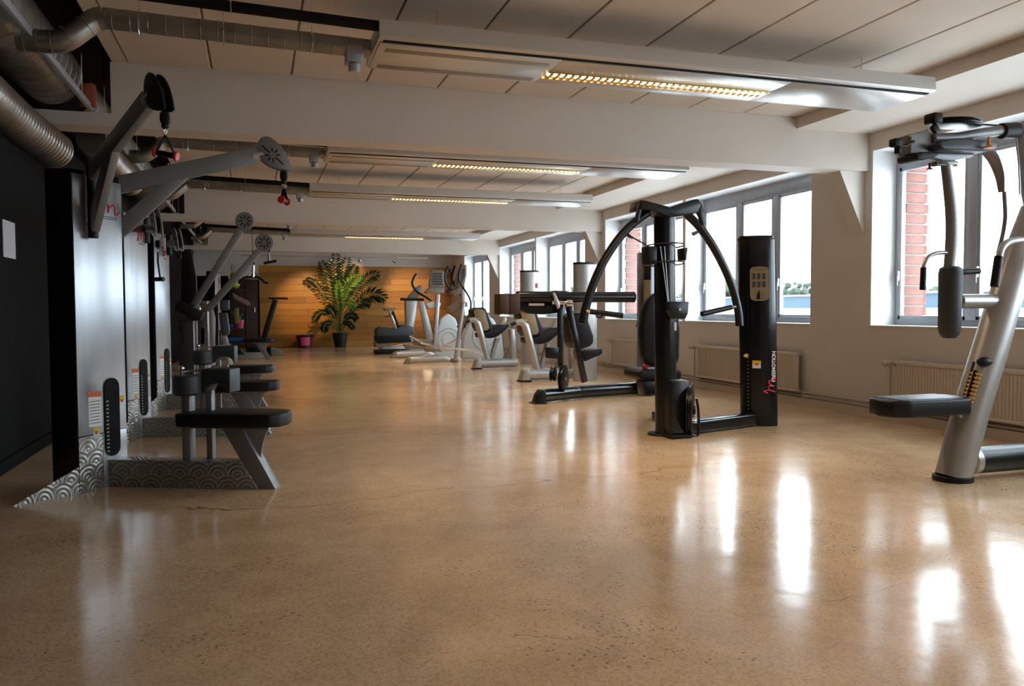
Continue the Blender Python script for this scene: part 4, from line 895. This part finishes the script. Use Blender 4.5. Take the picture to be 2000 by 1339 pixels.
put(MB().prism([p+V((0, -.10, 0)) for p in PL(Q, [(1812, 284), (1828, 279), (1860, 277), (1921, 280), (1922, 296), (1905, 301), (1818, 297), (1811, 292)])], (0, .24, 0), bev=.012, seg=3), 'cam_shell', M['vinylg'], t)
put(MB().prism([p+V((0, -.06, 0)) for p in PL(Q, [(1774, 303), (1790, 299), (1812, 298), (1824, 303), (1812, 310), (1790, 316), (1776, 315)])], (0, .16, 0), bev=.012, seg=3), 'lower_shell', M['blackm'], t)
put(MB().prism([p for p in PL(Q, [(1790, 300), (1812, 297), (1905, 301), (1900, 306), (1868, 312), (1850, 318), (1838, 312), (1818, 306), (1790, 312)])], (0, .05, 0), bev=.005), 'cam_plate', M['greysteel'], t)
put(MB().cyl(Q(1838, 318)-V((0, 0, .0)), Q(1838, 318)+V((.0, 0, -.012)), .05).bar(Q(1824, 320), Q(1860, 318), .05, .03, .006), 'arm_collar', M['greysteel'], t)
put(MB().cyl(Q(1861, 318), Q(1868, 321), .018), 'collar_bolt', M['chrome'], t)
put(MB().cyl(Q(1816, 318), Q(1816, 328), .008).lathe(Q(1816, 331), (0, 0, 1), [(.016, 0), (.02, .004), (.006, .012)], 14), 'pull_pin', M['maroon'], t)
put(MB().tube([Q(1757, 284), Q(1770, 284), Q(1785, 276)], .009, 8), 'stop_rod', M['black'], t)
put(MB().box(Q(1749, 279), (.055, .06, .05), bev=.01).box(Q(1754, 292), (.028, .04, .05), bev=.006), 'stop_knob', M['blackm'], t)
put(MB().lathe(Q(1896, 297)+V((0, -.13, 0)), (0, 0, 1), [(.030, 0), (.032, .006), (.012, .02), (.008, .05), (.006, .07)], 18), 'orange_knob', M['oran2'], t)
put(MB().bar(Q(1899, 262), Q(1899, 288), .03, .03, .004), 'link_post', M['chrome'], t)
put(MB().tube([p+V((0, .12, 0)) for p in PL(Q, [(1925, 266), (1950, 280), (1970, 300), (1984, 335), (1988, 370)])], [.04, .045, .045, .035, .022], 16, smooth=3, flat=.6), 'cam_arc', M['greysteel'], t)
put(MB().tube([p+V((0, .10, 0)) for p in PL(Q, [(1988, 370), (1990, 420), (1984, 460), (1976, 490)])], .013, 10, smooth=3), 'rear_arm', M['greysteel'], t)
put(MB().tube(PL(Q, [(1984, 262), (1988, 300), (1990, 318), (1992, 380)]), .006, 6), 'cable', M['alu'], t)

# ================================================================== silver seated machines and cardio row
YD = 11.6; Q = PY(YD)
def leg_press(lbl):
    t = thing('seated_leg_machine', lbl, 'exercise machine', V((FL(1040, 740).x, YD, 0)), 'silver seated leg machines')
    o = V((0, -.12, 0))
    put(MB().prism([p+o for p in PL(Q, [(1014, 742), (1020, 722), (1029, 717), (1031, 741)])], (0, .20, 0), bev=.01), 'foot_cap', M['silver'], t)
    put(MB().span((Q(1013, 742).x, YD-.14, 0), (Q(1033, 742).x, YD+.10, .02), .004), 'foot_plate', M['blackm'], t)
    zb = .105; put(MB().cyl(V((Q(1030, 730).x, YD-.02, zb)), V((Q(1116, 730).x, YD-.02, zb)), .085, 24, .05), 'base_beam', M['silver'], t)
    put(MB().tube([Q(1007, 630), Q(1018, 628), Q(1026, 636), Q(1036, 672), Q(1052, 734)], [.05, .055, .06, .06, .055], 16), 'a_frame', M['silver'], t)
    put(MB().tube([Q(1060, 728)+V((0, .1, 0)), Q(1066, 700)+V((0, .1, 0)), Q(1074, 672)+V((0, .1, 0))], .045, 14), 'front_strut', M['silver'], t)
    put(MB().tube([Q(1095, 726)+V((0, .2, 0)), Q(1112, 690)+V((0, .2, 0)), Q(1122, 668)+V((0, .2, 0))], .055, 14), 'rear_strut', M['silver'], t)
    bp = [(1014, 606), (1020, 600), (1040, 599), (1046, 604), (1064, 650), (1062, 656), (1030, 657), (1024, 648)]
    put(MB().prism(PL(Q, bp), (0, .36, 0), bev=.02, seg=3), 'back_pad', M['vinyl'], t)
    put(MB().prism([p+V((0, -.02, 0)) for p in PL(Q, [(1016, 608), (1022, 603), (1036, 603), (1042, 608), (1052, 646), (1048, 653), (1033, 654), (1026, 646)])], (0, .03, 0), bev=.006), 'pad_shell', M['tan'], t)
    put(MB().cyl(Q(1026, 625)+V((0, -.035, 0)), Q(1026, 625)+V((0, -.015, 0)), .016), 'shell_bolt', M['amber'], t)
    put(MB().prism(PL(Q, [(1030, 660), (1050, 656), (1074, 640), (1092, 637), (1102, 641), (1088, 655), (1072, 668), (1058, 672), (1032, 671)]), (0, .38, 0), bev=.02, seg=3), 'seat', M['vinyl'], t)
    put(MB().tube([Q(1000, 640), Q(1003, 630), Q(1018, 629)], .022, 10), 'rear_handle', M['chrome'], t)
    put(MB().cyl(Q(998, 634), Q(1006, 630), .028), 'handle_grip', M['vinyl'], t)
    put(MB().bar(Q(1110, 726)+V((0, .02, 0)), Q(1104, 650)+V((0, .02, 0)), .10, .16, .02), 'rear_upright', M['silver'], t)
    put(MB().prism(PL(Q, [(1078, 640), (1088, 622), (1094, 622), (1092, 640)]), (0, .20, 0), bev=.01), 'side_guard', M['silver'], t)
    return t
l1 = leg_press('nearer silver seated leg machine with tan backed pad, behind the black cam wheels')
l2 = copy_tree(l1, label='farther silver seated leg machine with tan backed pad, beside the elliptical trainers', loc=V((l1.location.x+.0, l1.location.y+2.75, 0)))
for (x0, x1, yt, Y_, lb) in ((1126, 1171, 512, 11.3, 'silver oval weight tower with dark cap, tallest, right of the slanted black pad'), (1020, 1056, 528, 15.2, 'silver oval weight tower with dark cap, seen above the black lever tube')):
    Qt = PY(Y_); a, b = Qt(x0, 600), Qt(x1, 600); zt = Qt((x0+x1)/2, yt).z; W_ = b.x-a.x; cx_ = (a.x+b.x)/2
    t = thing('weight_tower', lb, 'exercise machine', (cx_, Y_, 0), 'silver oval weight towers')
    ov = [(cx_+W_/2*math.cos(k*PI/12), Y_+.12+.12*math.sin(k*PI/12)) for k in range(24)]
    put(MB().prism([V((x, y, 0)) for x, y in ov], (0, 0, zt-.03)), 'shroud', M['silver'], t, sharp=1.2)
    put(MB().prism([V((cx_+(x-cx_)*1.03, Y_+.12+(y-Y_-.12)*1.03, zt-.03)) for x, y in ov], (0, 0, .035), bev=.008), 'cap', M['blackm'], t)
    put(MB().box((cx_+W_*.30, Y_+.01, zt-.30), (.05, .01, .10), bev=.003), 'label', M['pink'], t)
    if Y_ < 12: 
        put(MB().ring((b.x+.02, Y_+.05, 1.02), (.2, 1, 0), .05, .014, 20, 8).cyl((b.x-.05, Y_+.05, 1.02), (b.x+.02, Y_+.05, 1.02), .015), 'dial', M['blackm'], t)
# round vented lamp-like cone standing on the sill behind the tall tower
c = X_ = PX(6.08)(1166, 505); put(MB().lathe((6.06, c.y, SILL), (0, 0, 1), [(.13, 0), (.13, .75), (.12, .9), (.06, 1.1), (.05, 1.1)], 20), 'sill_cone', M['wall'], label='pale cone shaped cover standing on the window sill behind the tall silver tower', cat='cover', loc=(6.06, c.y, SILL)) if 0 else None

YE = 16.5; Q = PY(YE)
def elliptical(lbl):
    t = thing('elliptical_trainer', lbl, 'exercise machine', V((Q(880, 700).x, YE, 0)), 'elliptical trainers by the windows')
    # roller rails
    for dy, x0, x1 in ((-.28, 787, 872), (.10, 797, 860)):
        a, b = Q(x0+6, 697), Q(x1, 697); z_ = .075
        o = put(MB().tube([V((a.x, YE+dy, z_-.0)), V((b.x-.12, YE+dy, z_+.02)), V((b.x, YE+dy, z_-.02))], [.062, .074, .045], 18), 'roller_rail', M['silver'], t)
        put(MB().prism([V((a.x-.10, YE+dy-.07, 0)), V((a.x+.02, YE+dy-.07, 0)), V((a.x+.04, YE+dy-.07, .13)), V((a.x-.03, YE+dy-.07, .12))], (0, .14, 0), bev=.01), 'rail_end', M['cons'], o)
    for dy, s_ in ((-.26, 0), (.14, 1)):
        p = [Q(816, 668), Q(850, 676), Q(905, 682), Q(918, 685), Q(937, 695)] if not s_ else [Q(830, 690), Q(868, 676), Q(900, 660), Q(925, 650)]
        put(MB().tube([q+V((0, dy, 0)) for q in p], .022, 10, smooth=3), 'pedal_arm', M['chrome'], t)
    for dy, x_, y_ in ((-.34, 838, 676), (.06, 806, 672)):
        put(MB().prism([q+V((0, dy, 0)) for q in PL(Q, [(x_-16, y_), (x_+14, y_+3), (x_+20, y_+9), (x_-12, y_+9)])], (0, .16, 0), bev=.012), 'foot_pedal', M['cons'], t)
    # fairing discs
    c = Q(948, 652); 
    put(MB().prism([q+V((0, -.06, 0)) for q in PL(Q, [(902, 700), (905, 655), (920, 622), (940, 612), (962, 622), (978, 650), (984, 702)])], (0, .26, 0), bev=.03, seg=3), 'fairing', M['fair'], t)
    for r_ in (.20, .30): put(MB().ring(c+V((0, -.065, -.05)), (0, 1, 0), r_, .006, 32, 6), 'fairing_ring', M['silver'], t)
    put(MB().bar(Q(889, 705), Q(905, 590), .07, .11, .02), 'mast', M['silver'], t)
    put(MB().cyl(V((Q(886, 705).x, YE-.3, .035)), V((Q(886, 705).x, YE+.3, .035)), .035), 'front_stabiliser', M['greysteel'], t)
    put(MB().prism(PL(Q, [(876, 601), (893, 590), (912, 589), (914, 598), (897, 602), (882, 610)]), (0, .22, 0), bev=.01), 'mast_shelf', M['cons'], t)
    put(MB().bar(Q(903, 592), Q(903, 566), .05, .06, .01), 'console_neck', M['silver'], t)
    co = put(MB().prism(PL(Q, [(905, 517), (911, 517), (912, 535), (908, 553), (903, 563), (893, 562), (896, 545), (901, 525)]), (0, .36, 0), bev=.015), 'console', M['cons'], t)
    put(MB().prism([q+V((0, -.005, 0)) for q in PL(Q, [(903, 525), (908, 523), (908, 540), (901, 555), (899, 550)])], (0, .01, 0)), 'screen', M['screen'], co)
    for dy in (-.30, .30):
        put(MB().tube([q+V((0, dy, 0)) for q in PL(Q, [(895, 517), (891, 530), (889, 545), (894, 557), (903, 570), (911, 585), (912, 602), (900, 640)])], [.022, .024, .022, .02, .018, .018, .018, .018], 12, smooth=4), 'moving_handlebar', M['blackm'], t)
    put(MB().prism([q+V((0, -.02, 0)) for q in PL(Q, [(884, 571), (896, 562), (904, 566), (898, 574), (886, 578)])], (0, .3, 0), bev=.01), 'cup_holder', M['cons'], t)
    return t
e1 = elliptical('nearest elliptical trainer with curved black handlebars and silver roller rails')
# second of the row, its slatted console turned to the room
YK = 18.5; Q = PY(YK)
t = thing('elliptical_trainer', 'second elliptical trainer, large slatted console and loop handles, pale fairing', 'exercise machine', V((Q(850, 690).x, YK, 0)), 'elliptical trainers by the windows')
co = put(MB().prism(PL(Q, [(843, 528), (862, 526), (868, 530), (868, 560), (840, 562), (838, 556)]), (0, .10, 0), bev=.01), 'console', M['cons'], t)
puts([MB().prism([q+V((0, -.006, 0)) for q in PL(Q, [(845, y_), (864, y_), (864, y_+3), (844, y_+3)])], (0, .01, 0)) for y_ in (533, 538, 543, 548, 553)], 'console_slat', M['screen'], co)
put(MB().prism(PL(Q, [(830, 570), (840, 561), (868, 561), (868, 572), (833, 573)]), (0, .16, 0), bev=.02), 'console_shelf', M['cons'], t)
put(MB().bar(Q(848, 700), Q(855, 574), .09, .12, .02), 'mast', M['silver'], t)
put(MB().prism(PL(Q, [(832, 592), (852, 588), (862, 592), (858, 601), (838, 602)]), (0, .24, 0), bev=.015), 'mast_shelf', M['fair'], t)
put(MB().prism(PL(Q, [(850, 700), (853, 650), (862, 622), (876, 612), (890, 622), (900, 650), (902, 700)]), (0, .26, 0), bev=.03, seg=3), 'fairing', M['fair'], t)
for r_ in (.16, .26): put(MB().ring(Q(876, 662)+V((0, -.01, 0)), (0, 1, 0), r_, .007, 32, 6), 'fairing_ring', M['silver'], t)
puts([MB().tube([q+V((0, dy, 0)) for q in PL(Q, [(874, 520), (868, 535), (868, 548), (874, 560), (886, 569)] if dy < 0 else [(876, 519), (884, 535), (886, 548), (882, 560), (874, 570)])], .026, 10, smooth=3) for dy in (-.1, .1)], 'loop_handle', M['blackm'], t)
put(MB().cyl(Q(884, 553), Q(890, 548), .03), 'handle_knob', M['blackm'], t)
def rails(t, Y_, xs, y_, q):
    for dy, (x0, x1) in zip((-.25, .12), xs):
        a, b = q(x0, y_), q(x1, y_)
        o = put(MB().tube([V((a.x, Y_+dy, .075)), V((b.x-.12, Y_+dy, .095)), V((b.x, Y_+dy, .05))], [.066, .078, .045], 18), 'roller_rail', M['silver'], t)
        put(MB().prism([V((a.x-.12, Y_+dy-.08, 0)), V((a.x+.02, Y_+dy-.08, 0)), V((a.x+.04, Y_+dy-.08, .15)), V((a.x-.03, Y_+dy-.08, .14))], (0, .16, 0), bev=.01), 'rail_end', M['cons'], o)
rails(t, YK, ((768, 842), (778, 830)), 690, Q)
puts([MB().tube([q+V((0, dy, 0)) for q in PL(Q, p_)], .022, 10, smooth=3) for dy, p_ in ((-.2, [(796, 655), (818, 666), (842, 676), (850, 680)]), (.15, [(775, 676), (805, 670), (840, 668)]))], 'pedal_arm', M['chrome'], t)
put(MB().prism(PL(Q, [(806, 660), (846, 664), (850, 670), (812, 668)]), (0, .2, 0), bev=.012), 'foot_pedal', M['cons'], t)
Q = PY(21.3)
t = thing('arm_trainer', 'pale post trainer with curved black horn handle and dark crossbar', 'exercise machine', V((Q(800, 690).x, 21.3, 0)))
put(MB().prism(PL(Q, [(792, 586), (815, 586), (812, 620), (806, 650), (808, 688), (792, 688), (793, 630)]), (0, .2, 0), bev=.02), 'post', M['silver'], t)
put(MB().cyl(Q(782, 584), Q(828, 585), .035), 'crossbar', M['vinyl'], t)
put(MB().prism(PL(Q, [(797, 580), (812, 562), (822, 556), (826, 564), (818, 578), (812, 585), (798, 585)]), (0, .14, 0), bev=.015), 'control_box', M['cons'], t)
put(MB().tube(PL(Q, [(813, 534), (808, 543), (805, 553), (810, 564), (818, 572), (832, 580), (842, 587)]), .030, 10, smooth=4), 'horn_handle', M['blackm'], t)
put(MB().span((Q(786, 690).x, 21.2, 0), (Q(816, 690).x, 21.8, .08), .02), 'base', M['greysteel'], t)
put(MB().prism(PL(Q, [(818, 590), (828, 588), (842, 640), (852, 680), (838, 680), (828, 640)]), (0, .12, 0), bev=.015), 'slanted_leg', M['silver'], t)
rails(t, 21.3, ((742, 800), (752, 796)), 683, Q)
Q = PY(20.0)
t = thing('exercise_bike', 'dark low exercise bike with raised T seat post, left end of the cardio row', 'exercise bike', V((Q(772, 690).x, 20.0, 0)))
put(MB().prism(PL(Q, [(750, 602), (772, 601), (772, 606), (752, 607)]), (0, .18, 0), bev=.01), 'saddle', M['cons'], t)
put(MB().bar(Q(760, 606), Q(774, 642), .07, .06, .01), 'seat_post', M['chrome'], t)
put(MB().bar(Q(766, 608), Q(778, 640), .02, .08, .004), 'post_rail', M['blackm'], t)
put(MB().cyl(Q(752, 618), Q(762, 617), .012), 'adjusting_pin', M['blackm'], t)
put(MB().prism(PL(Q, [(735, 644), (742, 638), (770, 641), (790, 633), (808, 638), (809, 652), (800, 660), (760, 662), (737, 660)]), (0, .40, 0), bev=.03), 'body', M['vinylg'], t)
put(MB().prism([q+V((0, -.03, 0)) for q in PL(Q, [(734, 656), (800, 655), (804, 668), (736, 670)])], (0, .46, 0), bev=.01), 'lower_body', M['blackm'], t)
put(MB().prism(PL(Q, [(733, 668), (760, 666), (764, 677), (734, 678)]), (0, .4, 0), bev=.01), 'base_foot', M['cons'], t)
b = Q(770, 690); put(MB().span((Q(734, 690).x, 19.95, 0), (Q(806, 690).x, 20.45, .10), .02), 'base_frame', M['blackm'], t)

# ------------------------------------------------------------------ palm and bucket
pc = V((2.38, 24.25, 0)); t = thing('potted_palm', 'tall potted palm with arching green fronds in front of the oak wall', 'plant', pc)
pot = put(MB().lathe(pc, (0, 0, 1), [(.15, 0), (.16, .01), (.225, .38), (.235, .39), (.235, .43), (.215, .43), (.205, .38)], 28), 'pot', M['pot'], t)
put(MB().lathe(pc+V((0, 0, .36)), (0, 0, 1), [(.20, 0), (.20, .02)], 24), 'soil', M['soil'], pot)
def frond(tip, mid, base, m, wid, n=17, drop=.3):
    base, mid, tip = V(base), V(mid), V(tip); st = MB(); P = [base*(1-k/14)**2+mid*2*(k/14)*(1-k/14)+tip*(k/14)**2 for k in range(15)]
    st.tube(P, [.014*(1-.7*k/14) for k in range(15)], 6); f = put(st, 'frond', M['stem'], t)
    lf = MB()
    for k in range(n):
        s_ = .38+.62*k/(n-1); i = min(13, int(s_*14)); p = P[i]+(P[i+1]-P[i])*(s_*14-i); d = (P[i+1]-P[i]).normalized()
        side = d.cross(V((random.uniform(-.2, .2), 1, random.uniform(-.2, .2)))).normalized(); l = wid*math.sin(PI*(.12+.80*(s_-.38)/.62))**.7*random.uniform(.85, 1.1)
        for sg in (-1, 1):
            q = (side*sg*.8+d*.75+V((0, random.uniform(-.35, .35), -drop*random.uniform(.3, 1)))).normalized(); e = p+q*l; w_ = q.cross(V((0, 1, .2))).normalized()*(.019+.022*l)
            mm = p+q*l*.45; e2 = e+V((0, 0, -.12*l)); o = len(lf.v); th = V((0, .003, 0))
            lf.v += [p-th, mm+w_-th, e2, mm-w_-th, p+th, mm+w_+th, mm-w_+th]; lf.f += [[o, o+1, o+2, o+3], [o+4, o+6, o+2, o+5], [o, o+4, o+5, o+1], [o, o+3, o+6, o+4], [o+1, o+5, o+2], [o+3, o+2, o+6]]
    put(lf, 'leaflet', m, f, kind='stuff', sharp=3)
b0 = pc+V((0, 0, .38))
def W2(x, y, Y=24.25): return PY(Y)(x, y)
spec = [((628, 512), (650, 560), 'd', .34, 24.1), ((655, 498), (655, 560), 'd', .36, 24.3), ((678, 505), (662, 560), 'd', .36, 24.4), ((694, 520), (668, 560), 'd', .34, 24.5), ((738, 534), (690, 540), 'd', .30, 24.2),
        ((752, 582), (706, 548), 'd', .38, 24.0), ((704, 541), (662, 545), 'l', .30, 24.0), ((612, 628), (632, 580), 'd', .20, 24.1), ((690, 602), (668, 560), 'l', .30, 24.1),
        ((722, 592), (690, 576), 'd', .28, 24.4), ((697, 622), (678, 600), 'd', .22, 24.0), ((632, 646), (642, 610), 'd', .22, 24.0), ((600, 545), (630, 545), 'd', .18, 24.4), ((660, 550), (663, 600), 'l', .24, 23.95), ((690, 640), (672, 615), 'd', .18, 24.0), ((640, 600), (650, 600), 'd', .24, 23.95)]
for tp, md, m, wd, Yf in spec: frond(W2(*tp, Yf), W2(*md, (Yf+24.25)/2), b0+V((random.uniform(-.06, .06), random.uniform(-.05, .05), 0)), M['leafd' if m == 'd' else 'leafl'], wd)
pb = V((1.37, 24.35, 0)); t = thing('pink_labelled_bin', 'dark maroon bin with a pink label against the oak wall, left of the palm', 'bin', pb)
put(MB().lathe(pb, (0, 0, 1), [(.19, 0), (.20, .01), (.235, .34), (.25, .35), (.25, .37), (.23, .37), (.222, .33), (.19, .02)], 28), 'bin_body', M['maroon'], t)
lbm = MB(); 
for k in range(9):
    a = -PI/2-.62+1.24*k/8
    for z_, r_ in ((.07, .2115), (.31, .236)): lbm.v.append(pb+V((r_*math.cos(a), r_*math.sin(a), z_)))
for k in range(8): lbm.f.append([2*k, 2*k+2, 2*k+3, 2*k+1])
put(lbm, 'label', M['pink'], t)
puts([MB().ring(pb+V((s_*.25, 0, .33)), (1, 0, 0), .035, .008, 16, 6) for s_ in (-1, 1)], 'side_handle', M['maroon'], t)
